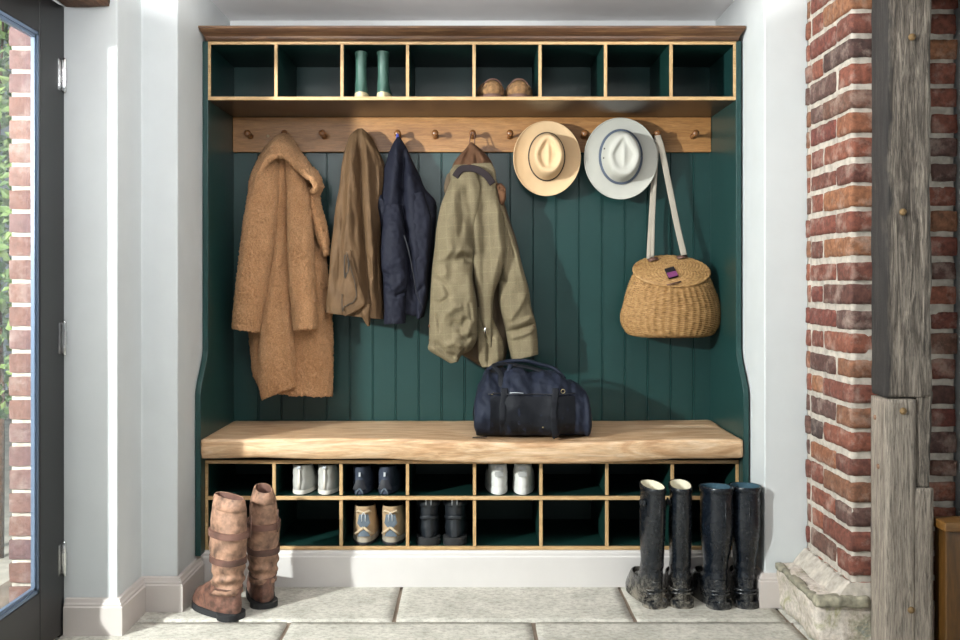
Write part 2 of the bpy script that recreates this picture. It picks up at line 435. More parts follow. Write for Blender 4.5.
sh = thing('climbing_shrub', 'green leafy shrub seen through the glass of the black door', 'shrub', (-1.75, .5, -.06))
mb = MB(); rr = random.Random(3)
for i in range(2600):
    p = Vector((-1.72+rr.uniform(-.32, .22), .45+rr.uniform(-.25, .3), rr.uniform(.5, 2.3)))
    a = Vector((rr.gauss(0, 1), rr.gauss(0, 1), rr.gauss(0, 1))).normalized(); b = a.orthogonal().normalized(); s_ = rr.uniform(.018, .035)
    c = a.cross(b)*s_*.15
    mb.add([p-a*s_, p+b*s_*.6+c, p+a*s_, p-b*s_*.6+c], [(0, 1, 2, 3)])
mb.build('foliage', m_leaf(), sh)
mb = MB()
for i in range(5):
    x = -1.95+i*.1; mb.tube([(x, .5, -.06), (x+.03, .45, .6), (x-.02, .5, 1.3), (x+.02, .48, 2.1)], [.012, .01, .008, .004], 8)
mb.build('stem', M['oldwood'], sh, smooth=True)

# ---------------------------------------------------------------- brick pier, its stone footing, timbers on the right
pier = bpy.data.objects.new('brick_pier', None); COL.objects.link(pier); pier.location = (1.2, -.4, 0)
tag(pier, 'reddish brick pier with pale lime mortar beside the white nook wall', 'pillar')
mb = MB(); z = .135; k = 0; rr = random.Random(11)
while z < 2.0:
    h = .0545+rr.uniform(-.004, .003)
    if k % 2 == 0: L = [(1.05, 1.153, -.59, -.385), (1.165, 1.348, -.59, -.49), (1.05, 1.15, -.372, -.285), (1.05, 1.15, -.273, -.237)]
    else: L = [(1.05, 1.262, -.59, -.487), (1.274, 1.348, -.59, -.49), (1.05, 1.15, -.475, -.275), (1.05, 1.15, -.263, -.237)]
    for x0, x1, y0, y1 in L:
        j = lambda s_=.004: rr.uniform(-s_, s_)
        mb.rough_box((x0+j(.003), y0+j(.003), z+j(.003)), (x1+j(), y1+j(.003), z+h+j(.003)), .013, .0028, rr.random()*50, .006, 34)
    z += .0685; k += 1
mb.build('bricks', M['brick'], pier, smooth=True)
mb = MB(); mb.rough_box((1.0565, -.5845, .1), (1.34, -.2362, ZC-.002), .016, .0022, 5, 0, 40); mb.build('mortar', M['mortar'], pier, smooth=True)
# stone footing
def m_footing():
    m, nt, b = new_mat('limewashed_stone', .95); v = coords(nt)
    f = noise_fac(nt, v, 8, 7, .72, .6); c = ramp(nt, f, [(.3, '6E8088'), (.4, 'A9A48F'), (.48, 'C9BDB0'), (.56, 'D8CEC4'), (.66, 'B0AB8B'), (.75, 'C7A894')])
    f2 = noise_fac(nt, v, 70, 5, .7); c = mixc(nt, .4, c, ramp(nt, f2, [(.35, (.45, .43, .4)), (.6, (1., 1., 1.))]), 'MULTIPLY')
    nt.links.new(c, b.inputs['Base Color']); bump(nt, b, f2, .9, .006); return m
M['footing'] = m_footing(); M['ledge'] = m_plain('sage_painted_ledge', '85806F', .9, var=.2, bs=.9, bscale=70, vscale=40)
mb = MB()
def ftmod(p):
    q = p.copy()
    if q.z > .1:
        t = (q.z-.1)/.06; q.x = .955+(q.x-.955)*(1-.02*t)
    if q.z < .1: q.x += .012*(1-q.z/.1)*(1 if q.x < 1.0 else 0)
    return q
mb.rough_box((.955, -.598, .0), (1.345, -.237, .142), .014, .009, 8, .018, 17, ftmod)
mb.build('footing_stones', M['footing'], pier, smooth=True)
mb = MB(); mb.rough_box((.951, -.612, .122), (1.097, -.575, .152), .008, .004, 4, .004, 45); mb.rough_box((.950, -.60, .126), (.975, -.245, .1425), .008, .004, 9, .004, 35)
mb.build('ledge', M['ledge'], pier, smooth=True)
def slope(p):
    t = max(0, min(1, (p.z-.13)/.06)); q = p.copy()
    if q.x < 1.04: q.x = 1.0+(1.05-1.0)*t+(q.x-1.0)*.2
    if q.y < -.58: q.y = -.602+.015*t
    return q
mb = MB(); mb.rough_box((1.0, -.60, .13), (1.12, -.24, .185), .012, .005, 6, .004, 30, slope); mb.build('mortar_fillet', M['mortar'], pier, smooth=True)

# timber post
def m_post(name, cols, black=None):
    m, nt, b = new_mat(name, .85)
    v = coords(nt, (14, 14, 1)); f = noise_fac(nt, v, 4, 7, .65, 1.5)
    c = ramp(nt, f, [(.3, cols[0]), (.45, cols[1]), (.58, cols[2]), (.72, cols[3])])
    v2 = coords(nt, (50, 50, 3)); f2 = noise_fac(nt, v2, 5, 5, .75, .8)
    c = mixc(nt, .75, c, ramp(nt, f2, [(.35, (.18, .16, .14)), (.56, (1., 1., 1.))]), 'MULTIPLY')
    if black:
        tc = N(nt, 'ShaderNodeTexCoord'); sp = N(nt, 'ShaderNodeSeparateXYZ'); nt.links.new(tc.outputs['Object'], sp.inputs[0])
        n_ = noise_fac(nt, coords(nt, (5, 5, 2)), 5, 4)
        d = math_(nt, 'ADD', sp.outputs['X'], math_(nt, 'MULTIPLY', math_(nt, 'SUBTRACT', n_, .5), .035))
        k = N(nt, 'ShaderNodeMapRange'); k.inputs['From Min'].default_value = black; k.inputs['From Max'].default_value = black+.012
        nt.links.new(d, k.inputs['Value']); kk = mixc(nt, k.outputs[0], (1, 1, 1, 1), (0, 0, 0, 1))
        c = mixc(nt, math_(nt, 'MULTIPLY', math_(nt, 'SUBTRACT', 1.0, k.outputs[0]), .9), c, '1E1C1C')
    nt.links.new(c, b.inputs['Base Color']); bump(nt, b, f2, .8, .004); return m
post = thing('timber_post', 'weathered grey timber post with paler repaired foot in front of the brick pier', 'post', (1.16, -.65, 0))
M['post_old'] = m_post('weathered_oak', ('2E2822', '5C534A', '857B70', 'A89C8C'), black=-.0520)
M['post_new'] = m_post('sawn_oak', ('70665C', '8F8478', '9D9285', 'A89C8E'))
def pm(p):
    q = p.copy(); w_ = noise.noise(Vector((1, q.z*3.2, 0)))*.012+noise.noise(Vector((5, q.z*11, 0)))*.004
    if q.x > 1.16: q.x += w_
    elif q.x < 1.12 and q.y < -.66: q.x += noise.noise(Vector((8, q.z*4, 0)))*.006
    g = noise.noise(Vector((q.x*60, 2, q.z*4)))*.004+noise.noise(Vector((q.x*150, 3, q.z*9)))*.0018
    if q.y < -.69: q.y += g
    return q
mb = MB(); mb.rough_box((1.102, -.7, .712), (1.222, -.603, ZC-.003), .0095, .003, 2, .006, 14, pm)
mb.rough_box((1.182, -.697, .47), (1.226, -.603, .73), .0095, .004, 12, .006, 18, pm)
mb.build('upper_post', M['post_old'], post, smooth=True)
mb = MB(); mb.rough_box((1.101, -.703, 0), (1.181, -.603, .709), .012, .0008, 1, .003, 10)
mb.rough_box((1.170, -.7025, 0), (1.228, -.603, .472), .012, .0008, 1, .003, 10)
mb.build('lower_post', M['post_new'], post, smooth=True)
for px, py in ((912, 37), (903, 212), (903, 411), (911, 610)):
    p = P(px, py, -.703); mb = MB(); mb.lathe([(0, -.01), (.0088, -.008), (.0095, .001), (.008, .005), (0, .006)], p, (0, -1, 0), 12); mb.build('dowel', m_plain('dowel_wood', '6E5634', .7), post, smooth=True)
for py in (418, 466):
    z_ = PZ(py, -.65); mb = MB(); mb.lathe([(0, -.004), (.007, -.003), (.007, .002), (0, .003)], (1.1, -.655+(.02 if py == 418 else 0), z_), (-1, 0, 0), 10); mb.build('dowel', m_plain('dowel_pink', '7A5C48', .7), post, smooth=True)
mb = MB(); mb.rough_box((1.24, -.70, 1.785), (1.78, -.668, 1.95), .03, .005, 21, .01, 10); tag(mb.build('cross_beam', M['oldwood'], smooth=True), 'dark cross beam at top right beside the weathered post', 'beam')
# brown cupboard corner
cb = thing('cupboard', 'golden brown wooden cupboard standing right of the timber post', 'cupboard', (1.5, -.68, 0))
M['cup'] = m_wood('honey_pine', ('38230C', '4F3412', '64421B'), 'Z', 4, .4, stretch=8, coat=.3)
mb = MB(); mb.box(1.246, 1.75, -.73, -.668, 0, .365); mb.build('body', M['cup'], cb, bevel=.003)
mb = MB(); mb.box(1.236, 1.76, -.745, -.667, .366, .39); mb.build('top', m_wood('honey_pine_top', ('54360F', '6E4A1D', '825C28'), 'X', 4, .4, coat=.3), cb, bevel=.004)

# ---------------------------------------------------------------- coat nook: panels, pigeonholes, rail
W_ = .897
nook = thing('coat_cupboard', 'tall dark green fitted coat nook with pigeonholes and peg rail', 'cupboard', (0, .15, 0))
def panel_poly():
    pts = [(.37, .115), (-.09, .115), (-.09, .62)]
    for i in range(13):                                    # ogee from the seat arm up to the plain edge
        t = i/12; z_ = .64+.16*t; y_ = -.09+.088*(3*t*t-2*t**3); pts.append((y_, z_))
    pts += [(-.002, 1.84), (.37, 1.84)]
    return pts
for sx in (-1, 1):
    mb = MB(); a, b = sorted((sx*W_, sx*.9155)); mb.prism_yz(panel_poly(), a, b); mb.build('side_panel', M['green'], nook, bevel=.002)
# tongue and groove back, one profile drawn upright
xs = []; x = -W_
prof = []; pitch = .0862; x0 = .1425
ks = [x0+pitch*i for i in range(-13, 10) if -W_+.01 < x0+pitch*i < W_-.01]
prof.append((-W_, .345))
for g in ks:
    prof += [(g-.0026, .345), (g-.0012, .3475), (g+.0004, .3475), (g+.0016, .3450), (g+.0028, .3426), (g+.0042, .3426), (g+.0052, .345)]
prof.append((W_, .345))
mb = MB(); vs = []; nP = len(prof)
for z_ in (.45, 1.637): vs += [(a, b, z_) for a, b in prof]
mb.add(vs, [(i, i+1, nP+i+1, nP+i) for i in range(nP-1)])
mb.box(-W_, W_, .352, .37, .12, 1.84)
mb.build('back_panel', M['green'], nook)
# upper pigeonholes
DX = [(px-CX)*.0034 for px in (276, 342, 407.5, 474, 540, 605.5, 671)]
zt, zb = 1.838, 1.640
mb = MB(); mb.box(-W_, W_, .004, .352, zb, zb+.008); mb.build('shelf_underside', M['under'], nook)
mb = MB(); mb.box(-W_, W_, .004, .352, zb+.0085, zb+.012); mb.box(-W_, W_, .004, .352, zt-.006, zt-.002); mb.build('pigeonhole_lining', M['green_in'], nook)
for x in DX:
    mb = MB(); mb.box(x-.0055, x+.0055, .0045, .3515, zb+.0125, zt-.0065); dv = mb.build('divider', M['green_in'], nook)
    mb = MB(); mb.box(x-.0052, x+.0052, -.002, .004, zb+.0118, zt-.009); mb.build('divider_edging', M['oak_v'], dv)
mb = MB(); mb.box(-W_, W_, -.003, .004, zb, zb+.0118); mb.box(-W_, W_, -.003, .004, zt-.009, zt+.001)
mb.box(-W_, -W_+.009, -.003, .004, zb+.0118, zt-.009); mb.box(W_-.009, W_, -.003, .004, zb+.0118, zt-.009); mb.build('shelf_edging', M['oak'], nook, bevel=.001)
# cornice
cpf = [(0, 1.8402), (.006, 1.8402), (.012, 1.846), (.014, 1.853), (.022, 1.857), (.034, 1.863), (.042, 1.869), (.046, 1.873), (.046, 1.880), (0, 1.880)]
mb = MB(); rows = []
for sx in (-1, 1):
    rows.append([(sx*(.900+min(.0165, o_*.36)), .30, z_) for o_, z_ in cpf]); rows.append([(sx*(.900+min(.0165, o_*.36)), -.004-o_, z_) for o_, z_ in cpf])
mb.grid_loop([rows[0], rows[1], rows[3], rows[2]]); mb.build('cornice', M['walnut'], nook)
mb = MB(); mb.box(-.9, .9, .0, .35, 1.8415, 1.879); mb.build('top_board', M['walnut'], nook)
# peg rail
mb = MB(); mb.box(-.896, .896, .326, .3415, 1.509, 1.6395); rail = mb.build('peg_rail', M['rail'], nook, bevel=.002)
PEG = [247, 284, 322, 359.5, 397.5, 435, 472.5, 510, 547, 585, 622, 658, 696]
for px in PEG:
    p = P(px, 134, .27); p.z = PZ(135, .29); mb = MB()
    mb.lathe([(0, -.001), (.011, 0), (.0105, .006), (.006, .012), (.0052, .032), (.008, .044), (.0125, .05), (.0125, .056), (.008, .061), (0, .062)], (p.x, .3262, p.z), (0, -1, .08), 18)
    mb.build('peg', M['peg'], rail, smooth=True, angle=60)
p = P(268, 136, .325); mb = MB(); mb.lathe([(0, -.002), (.0055, 0), (.004, .003), (0, .0035)], p, (0, -1, 0), 12); mb.build('screw_cap', m_plain('pale_plug', 'D8C29A', .4), rail, smooth=True)
# ---------------------------------------------------------------- shoe pigeonholes under the bench
rk = thing('shoe_rack', 'oak-edged dark green shoe pigeonholes under the bench, two rows of eight', 'shoe rack', (0, .1, .12))
DX2 = [(px-CX)*.003358 for px in (274, 341, 407.5, 474.5, 541, 607, 672.5)]
z0, z1, z2, z3 = .1225, .296, .303, .423
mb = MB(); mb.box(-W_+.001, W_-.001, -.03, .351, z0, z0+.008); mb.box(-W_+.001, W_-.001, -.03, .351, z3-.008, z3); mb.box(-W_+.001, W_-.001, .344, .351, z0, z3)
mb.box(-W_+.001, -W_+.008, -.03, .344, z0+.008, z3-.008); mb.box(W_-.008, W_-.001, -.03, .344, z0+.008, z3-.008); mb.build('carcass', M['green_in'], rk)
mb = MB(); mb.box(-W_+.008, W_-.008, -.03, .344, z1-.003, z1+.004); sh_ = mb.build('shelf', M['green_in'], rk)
mb = MB(); mb.box(-W_+.010, W_-.010, -.041, -.0305, z1-.006, z1+.006); mb.build('shelf_edging', M['oak'], sh_, bevel=.001)
for x in DX2:
    for a, b in ((z0+.0085, z1-.0065), (z1+.0065, z3-.0085)):
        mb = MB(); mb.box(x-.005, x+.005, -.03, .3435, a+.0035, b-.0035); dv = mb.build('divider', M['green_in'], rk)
        mb = MB(); mb.box(x-.0054, x+.0054, -.0405, -.0305, a+.003, b-.002); mb.build('divider_edging', M['oak_v'], dv, bevel=.001)
mb = MB(); mb.box(-W_+.001, W_-.001, -.041, -.0305, z0, z0+.011); mb.box(-W_+.001, W_-.001, -.041, -.0305, z3-.0115, z3)
mb.box(-W_+.001, -W_+.010, -.041, -.0305, z0+.0115, z3-.012); mb.box(W_-.010, W_-.001, -.041, -.0305, z0+.0115, z3-.012); mb.build('frame_edging', M['oak'], rk, bevel=.001)
# bench slab
def bm_(p):
    q = p.copy(); w_ = noise.noise(Vector((q.x*2.1+4, 0, 0)))
    front = max(0, min(1, (.16-q.y)/.25)); top = (q.z-.43)/.08
    q.z += (-.010*math.exp(-((q.x-.25)/.35)**2)+.006*w_+.004*math.exp(-((q.x+.55)/.2)**2)) * front
    if q.z < .47: q.z += (-.004*math.cos(q.x*3.0)+.004*noise.noise(Vector((q.x*5, 3, 0))))*front
    if q.y < 0: q.y += .006*w_+.002*noise.noise(Vector((q.x*14, q.z*20, 1)))+(.006 if q.z < .45 else 0)+.0025*noise.noise(Vector((q.x*6, q.z*60, 7)))
    if q.y > .2: q.z += .004*max(0, (q.x-.55)/.35)
    q.z = max(q.z, .4245)
    return q
mb = MB(); mb.rough_box((-.8955, -.098, .434), (.8955, .341, .502), .0115, .0007, 2, .006, 25, bm_)
tag(mb.build('bench_seat', M['bench'], smooth=True), 'thick pale oak bench slab with a wavy front edge', 'bench')

# ---------------------------------------------------------------- cloth materials
def m_fleece():
    m, nt, b = new_mat('teddy_fleece', .95); v = coords(nt)
    f = noise_fac(nt, v, 12, 3); f2 = noise_fac(nt, v, 230, 4, .7)
    c = ramp(nt, f, [(.3, 'B88559'), (.7, 'C9986D')]); c = mixc(nt, .6, c, ramp(nt, f2, [(.34, (.55, .48, .42)), (.6, (1., 1., 1.))]), 'MULTIPLY')
    nt.links.new(c, b.inputs['Base Color']); bump(nt, b, f2, 1, .006)
    b.inputs['Sheen Weight'].default_value = .5; b.inputs['Sheen Roughness'].default_value = .6; b.inputs['Sheen Tint'].default_value = lin('E8C9A0'); return m
M['fleece'] = m_fleece()
M['waxed'] = m_plain('waxed_cotton', '5A4530', .7, spec=.2, var=.07, bs=.25, bscale=350, vscale=14)
M['waxed_dark'] = m_plain('waxed_cotton_piping', '2E261D', .6)
M['navy'] = m_plain('navy_shell', '171925', .7, var=.04, bs=.15, bscale=260, spec=.2)
M['navy_dark'] = m_plain('navy_zip_tape', '14161F', .5)
M['label_blue'] = m_plain('blue_loop', '5C63C0', .6)
def m_tweed():
    m, nt, b = new_mat('green_tweed', .85); v = coords(nt)
    f = noise_fac(nt, v, 6, 3); f2 = noise_fac(nt, v, 420, 2, .7)
    c = ramp(nt, f, [(.3, '6B6048'), (.7, '7A6E54')]); c = mixc(nt, .45, c, ramp(nt, f2, [(.35, (.5, .5, .5)), (.6, (1., 1., 1.))]), 'MULTIPLY')
    sp = N(nt, 'ShaderNodeSeparateXYZ'); nt.links.new(coords(nt, (1, 1, 1), (0, .06, 0)), sp.inputs[0])
    for ax, per in (('X', .03), ('Z', .042)):
        fr = math_(nt, 'FRACT', math_(nt, 'DIVIDE', sp.outputs[ax], per)); k = math_(nt, 'MULTIPLY', math_(nt, 'LESS_THAN', fr, .045), .12)
        c = mixc(nt, k, c, 'B5AC86')
    nt.links.new(c, b.inputs['Base Color']); bump(nt, b, f2, .3, .001); return m
M['tweed'] = m_tweed()
M['tweed_in'] = m_plain('brown_lining', '4E4130', .85)
M['cord'] = m_plain('brown_corduroy', '583A24', .9, var=.1, bs=.5, bscale=300)
M['mauve'] = m_plain('mauve_lining', '2F292B', .85, spec=.1, var=.08)
M['suede'] = m_plain('tan_leather', '8F6E5A', .7, var=.26, bs=.45, bscale=110, vscale=34)
M['suede_dk'] = m_plain('brown_leather', '65463A', .55, var=.28, bs=.7, bscale=120, vscale=40)
M['strap_dk'] = m_plain('dark_brown_strap', '62453B', .65, var=.3)
M['sole'] = m_plain('black_rubber', '1E1F21', .7, var=.1, bs=.3)
def m_rubber(name, c, dirt, amt):
    m, nt, b = new_mat(name, .4, spec=.5); v = coords(nt); f = noise_fac(nt, v, 26, 6, .75)
    tc = N(nt, 'ShaderNodeTexCoord'); sp = N(nt, 'ShaderNodeSeparateXYZ'); nt.links.new(tc.outputs['Object'], sp.inputs[0])
    mr = N(nt, 'ShaderNodeMapRange'); mr.inputs['From Min'].default_value = .11; mr.inputs['From Max'].default_value = .0
    mr.inputs['To Min'].default_value = .02; mr.inputs['To Max'].default_value = .85; nt.links.new(sp.outputs['Z'], mr.inputs['Value'])
    k = math_(nt, 'MULTIPLY', ramp(nt, f, [(.42, 0.0), (.62, 1.0)]), math_(nt, 'MULTIPLY', mr.outputs[0], amt))
    nt.links.new(mixc(nt, k, lin(c), dirt), b.inputs['Base Color'])
    nt.links.new(ramp(nt, f, [(.35, .2), (.65, .34)]), b.inputs['Roughness']); bump(nt, b, noise_fac(nt, v, 40, 4), .25, .003); return m
M['welly'] = m_rubber('muddy_black_rubber', '0F141A', 'A39A8A', .8)
M['welly2'] = m_rubber('navy_rubber', '0E141C', '8F8A80', .4)
M['cream'] = m_plain('cream_lining', 'D8D2BC', .85, bs=.2)
M['teal_lin'] = m_plain('teal_lining', '2C4A58', .8)
M['kid'] = m_plain('sage_rubber', '3A5A50', .4, var=.04)
M['gum'] = m_plain('cream_sole', 'D8C9A2', .7)
M['slip'] = m_plain('tan_woolly_suede', '80603F', .95, var=.22, bs=.9, bscale=120, vscale=60)
M['grey_shoe'] = m_plain('grey_canvas', 'B4B3AE', .85, var=.06, bs=.3, bscale=200)
M['white_sole'] = m_plain('off_white_sole', 'D9D4CA', .6)
M['navy_shoe'] = m_plain('navy_mesh', '333B4B', .75, var=.1, bs=.4, bscale=240)
M['grey_lt'] = m_plain('pale_grey_tab', 'B9BEC4', .6)
M['hike'] = m_plain('sand_suede', 'AD9271', .85, var=.08, bs=.3, bscale=160)
M['hike_l'] = m_plain('pale_suede', 'BBA78A', .8)
M['hike_g'] = m_plain('blue_grey_mesh', '59646E', .8, var=.1)
M['hike_s'] = m_plain('taupe_sole', '9A9182', .75, var=.1)
M['blk'] = m_plain('black_leather', '1D2126', .38, var=.1, bs=.2, bscale=60)
M['white'] = m_plain('white_leather', 'D8D8D4', .5, var=.02)
M['silver'] = m_plain('silver_tab', 'A8A9A8', .4)
M['dark_in'] = m_plain('dark_shoe_lining', '26231F', .9)
M['lace'] = m_plain('lace', '9FA39C', .8)
M['bag'] = m_plain('navy_canvas', '131A2A', .7, var=.07, bs=.35, bscale=300, vscale=16, spec=.3)
M['bag_dk'] = m_plain('black_panel', '0D1017', .65, spec=.25, var=.06, bs=.3, bscale=300)
M['brass'] = m_plain('pale_brass', 'C9B98E', .3, 1)
M['web'] = m_plain('ecru_webbing', 'ABA295', .85, var=.04, bs=.4, bscale=500)
M['straw'] = m_plain('straw', 'CFB089', .75, var=.04, bs=.3, bscale=500)
M['hat_w'] = m_plain('off_white_canvas', 'B8B7AF', .8, var=.02, bs=.15, bscale=400)
M['band_dk'] = m_plain('dark_hat_band', '30241B', .7)
M['band_navy'] = m_plain('slate_hat_band', '4E586A', .7)

# ---------------------------------------------------------------- 1 shearling coat
Y0 = .24
ct = thing('hooded_coat', 'long tan teddy fleece hooded coat hanging leftmost on the peg rail', 'coat', P(284, 395, Y0))
F = dict(fine=(.0055, 130), pw=.95, qw=.9)
drape('body', [(262, 150, 300, 150, .27, .318), (252, 190, 318, 190, .235, .325), (248, 240, 324, 240, .215, .33), (247, 300, 331, 300, .205, .333), (250, 345, 333, 340, .20, .333), (254, 375, 333, 372, .20, .333), (261, 391, 332.5, 396, .20, .333)], Y0,
      [('g', [(322, 215), (329, 262), (327, 330)], -.02, 4), ('g', [(318, 270), (324, 396)], .012, 6), ('g', [(312, 215), (321, 250)], -.025, 2.5), ('g', [(300, 335), (306, 396)], -.012, 7), ('g', [(256, 330), (262, 390)], .01, 4)], M['fleece'], ct, 170, 170, seed=1, **F)
drape('front_panel', [(277, 150, 290, 150, .20, .27), (275.5, 185, 290, 185, .195, .26), (272, 230, 289.5, 230, .185, .25), (265, 280, 291, 280, .18, .25), (262, 320, 293, 320, .165, .24), (259, 355, 294.5, 350, .15, .235), (259, 382, 295.5, 372, .15, .23), (261.5, 400, 295, 386, .155, .225)], Y0,
      [('g', [(283, 150), (280, 260), (270, 330)], .012, 5), ('g', [(288, 300), (293, 380)], .015, 4)], M['fleece'], ct, 80, 150, seed=2, **F)
drape('sleeve', [(262, 154, 281, 152, .18, .26), (252.5, 180, 280.5, 178, .15, .26), (246, 210, 279, 210, .135, .26), (241, 245, 275, 245, .13, .255), (237.5, 280, 269, 280, .13, .25), (234.5, 305, 265, 306, .13, .25), (232.5, 328, 261, 332, .128, .25)], Y0,
      [('g', [(262, 160), (250, 230), (243, 320)], .01, 8), ('g', [(278, 190), (272, 250), (263, 310)], .008, 5), ('g', [(233, 322), (262, 326)], -.004, 1.5)], M['fleece'], ct, 110, 140, seed=3, **F)
drape('sleeve', [(285, 154, 300, 154, .18, .26), (287, 185, 308, 182, .155, .26), (288, 215, 312, 212, .14, .26), (288.5, 250, 313.5, 248, .13, .255), (290, 285, 315, 284, .13, .25), (292, 308, 316.5, 306, .13, .25), (294, 330, 317.5, 328, .128, .25)], Y0,
      [('g', [(290, 190), (292, 260), (297, 320)], .008, 5), ('g', [(306, 190), (310, 260)], .006, 6), ('g', [(293, 324), (318, 321)], -.004, 1.5)], M['fleece'], ct, 100, 140, seed=4, **F)
drape('shoulder_panel', [(305, 188, 317, 188, .2, .27), (308, 205, 321, 205, .19, .27), (313, 225, 326.5, 225, .19, .27), (319, 243, 329, 240, .2, .27), (324, 257, 329.5, 255, .21, .27)], Y0, [('g', [(312, 200), (322, 240)], .008, 4)], M['fleece'], ct, 60, 60, seed=5, **F)
outer = [(250, 196, .25), (251, 178, .235), (256, 163, .235), (264, 149, .245), (273, 139, .262), (284, 132.5, .275), (292, 138, .262), (299, 149, .245), (307, 159, .235), (314, 168, .225), (320, 175, .215), (323, 184, .215), (319, 193, .22)]
rim = [(252, 196, .19), (254.5, 186, .16), (259, 174, .145), (265, 164, .14), (272, 157, .14), (280, 154.5, .14), (288, 157, .14), (295, 164, .14), (302, 171, .14), (308, 176.5, .14), (313.5, 181, .142), (315.5, 186, .15), (312, 192, .17)]
NP = 110
oc = [Vector(p) for p in smooth_path([tuple(P(*q)) for q in outer], NP)]; rc = [Vector(p) for p in smooth_path([tuple(P(*q)) for q in rim], NP)]
rows = []
for j in range(27):
    t = j/26; row = []
    for i in range(NP):
        p = oc[i].lerp(rc[i], t); b_ = math.sin(PI*t)
        p.y -= .022*b_+.010*math.sin(i*.16+1)*b_; d_ = (oc[i]-rc[i]); d_.y = 0
        p += d_*.12*b_+noise.noise_vector(p*130)*.0055
        row.append(p)
    rows.append(row)
top_in = [[p+Vector((0, .02, -.006)) for p in r][::-1] for r in rows]
mb = MB(); mb.sheet(rows); mb.sheet(top_in); mb.build('hood', M['fleece'], ct, smooth=True)
mb = MB(); mb.tube(rc, [.0085+.0045*math.sin(PI*min(1, max(0, i/(NP-1)))) for i in range(NP)], 20)
mb.v = [tuple(Vector(v)+noise.noise_vector(Vector(v)*130)*.0055) for v in mb.v]
mb.build('hood_rim', M['fleece'], ct, smooth=True)

# ---------------------------------------------------------------- 2 brown waxed jacket
ct = thing('jacket', 'olive brown waxed jacket between the tan hooded coat and the navy jacket', 'jacket', P(358, 318, .24))
drape('body', [(357, 129, 363, 129, .25, .28), (352, 134, 368.5, 134, .235, .31), (346, 148, 376, 146, .215, .32), (343, 162, 383.5, 162, .2, .325), (340.5, 182, 385, 180, .185, .33), (336, 212, 381.5, 212, .175, .33), (332.5, 245, 380.5, 245, .165, .33), (330, 275, 382, 275, .16, .33), (327.5, 298, 383.5, 300, .155, .33), (326, 312, 384.5, 319, .16, .33)], .24,
      [('g', [(361, 138), (362.5, 200), (366, 250), (371, 310)], -.034, 2.6), ('g', [(356, 138), (351, 200), (347, 260)], .018, 4.5), ('g', [(367, 140), (372, 200), (376, 300)], .016, 3.4), ('g', [(347, 160), (345, 230), (340, 300)], -.012, 3), ('g', [(377, 165), (378, 230), (380, 310)], -.012, 2.5), ('g', [(370, 255), (374, 280)], -.014, 1.6), ('g', [(351, 205), (357, 270), (364, 305)], .013, 4), ('g', [(335, 240), (331, 300)], .012, 4)], M['waxed'], ct, 190, 190, nz=(.0055, 42), noise_str=(1, .22), seed=7)
drape('front_flap', [(345.5, 250, 351, 250, .142, .155), (344.5, 265, 355, 265, .138, .155), (342.5, 285, 359.5, 283, .134, .155), (342, 300, 364, 296, .132, .155), (343, 311, 365.5, 304, .134, .155), (345, 316.5, 362, 308, .138, .155)], .24, [('g', [(349, 262), (353, 296)], .006, 4)], M['waxed'], ct, 80, 70, seed=8, nz=(.003, 30))
drape('hem_fold', [(361, 306, 372, 304, .15, .2), (362, 315, 371, 314, .155, .2), (365, 322, 370.5, 321, .165, .2), (368, 326.5, 370, 326, .17, .2)], .24, [], M['waxed'], ct, 40, 30, seed=9)
mb = MB(); mb.tube(smooth_path([tuple(P(a, b, .129)) for a, b in [(346.5, 252), (349, 262), (352.5, 274), (355.5, 286), (356.5, 294), (354.5, 300), (349, 304), (344, 306.5), (342, 303), (342, 294)]], 40), .0016, 8); mb.build('piping', M['waxed_dark'], ct, smooth=True)
mb = MB(); mb.tube(smooth_path([tuple(P(a, b, .131)) for a, b in [(346, 255), (344.5, 262), (344.5, 270), (346.5, 273), (348.5, 266), (348, 258)]], 20), .0022, 8); mb.build('pocket_opening', M['waxed_dark'], ct, smooth=True)

# ---------------------------------------------------------------- 3 navy jacket
ct = thing('jacket', 'navy blue jacket hanging beside the green tweed coat', 'jacket', P(406, 324, .24))
drape('body', [(397, 137.5, 400, 137.5, .25, .28), (394, 143, 404, 143, .24, .3), (390, 152, 408.5, 152, .23, .31), (386, 163, 413.5, 163, .22, .32), (383, 176, 420, 176, .21, .325), (382, 188, 425, 188, .2, .33), (381.5, 204, 436, 202, .19, .33), (382, 222, 436.5, 212, .185, .33), (383, 245, 434, 240, .175, .33), (384, 270, 431, 270, .17, .33), (385, 295, 428.5, 293, .17, .33), (388, 310, 424, 317, .175, .33)], .24,
      [('g', [(405, 150), (403, 185), (404, 220), (411, 260), (415, 300)], -.03, 2.6), ('g', [(398, 142), (395, 180), (390, 230)], .016, 5), ('g', [(410, 165), (414, 210), (420, 270)], .016, 6), ('g', [(399, 186), (407, 196)], -.012, 2), ('g', [(424, 195), (430, 215), (428, 240)], -.012, 3), ('g', [(418, 300), (421, 262)], -.01, 2)], M['navy'], ct, 170, 170, nz=(.005, 22), seed=10)
drape('sleeve', [(385, 205, 401, 205, .165, .24), (383, 225, 404, 225, .145, .24), (381.5, 245, 405.5, 245, .135, .235), (381.5, 262, 407.5, 262, .13, .235), (383.5, 278, 408.5, 278, .13, .235), (384, 296, 406.5, 296, .13, .235), (384.5, 312, 406, 312, .13, .235), (384.5, 324, 405.5, 323, .132, .23)], .24,
      [('g', [(396, 296), (409, 290)], -.014, 1.8), ('g', [(383, 272), (391, 276)], -.012, 1.8), ('g', [(384, 284), (392, 286)], -.008, 1.5), ('g', [(392, 290), (404, 283)], .008, 3), ('g', [(394, 215), (394, 262)], .008, 6)], M['navy'], ct, 110, 120, nz=(.005, 30), seed=11)
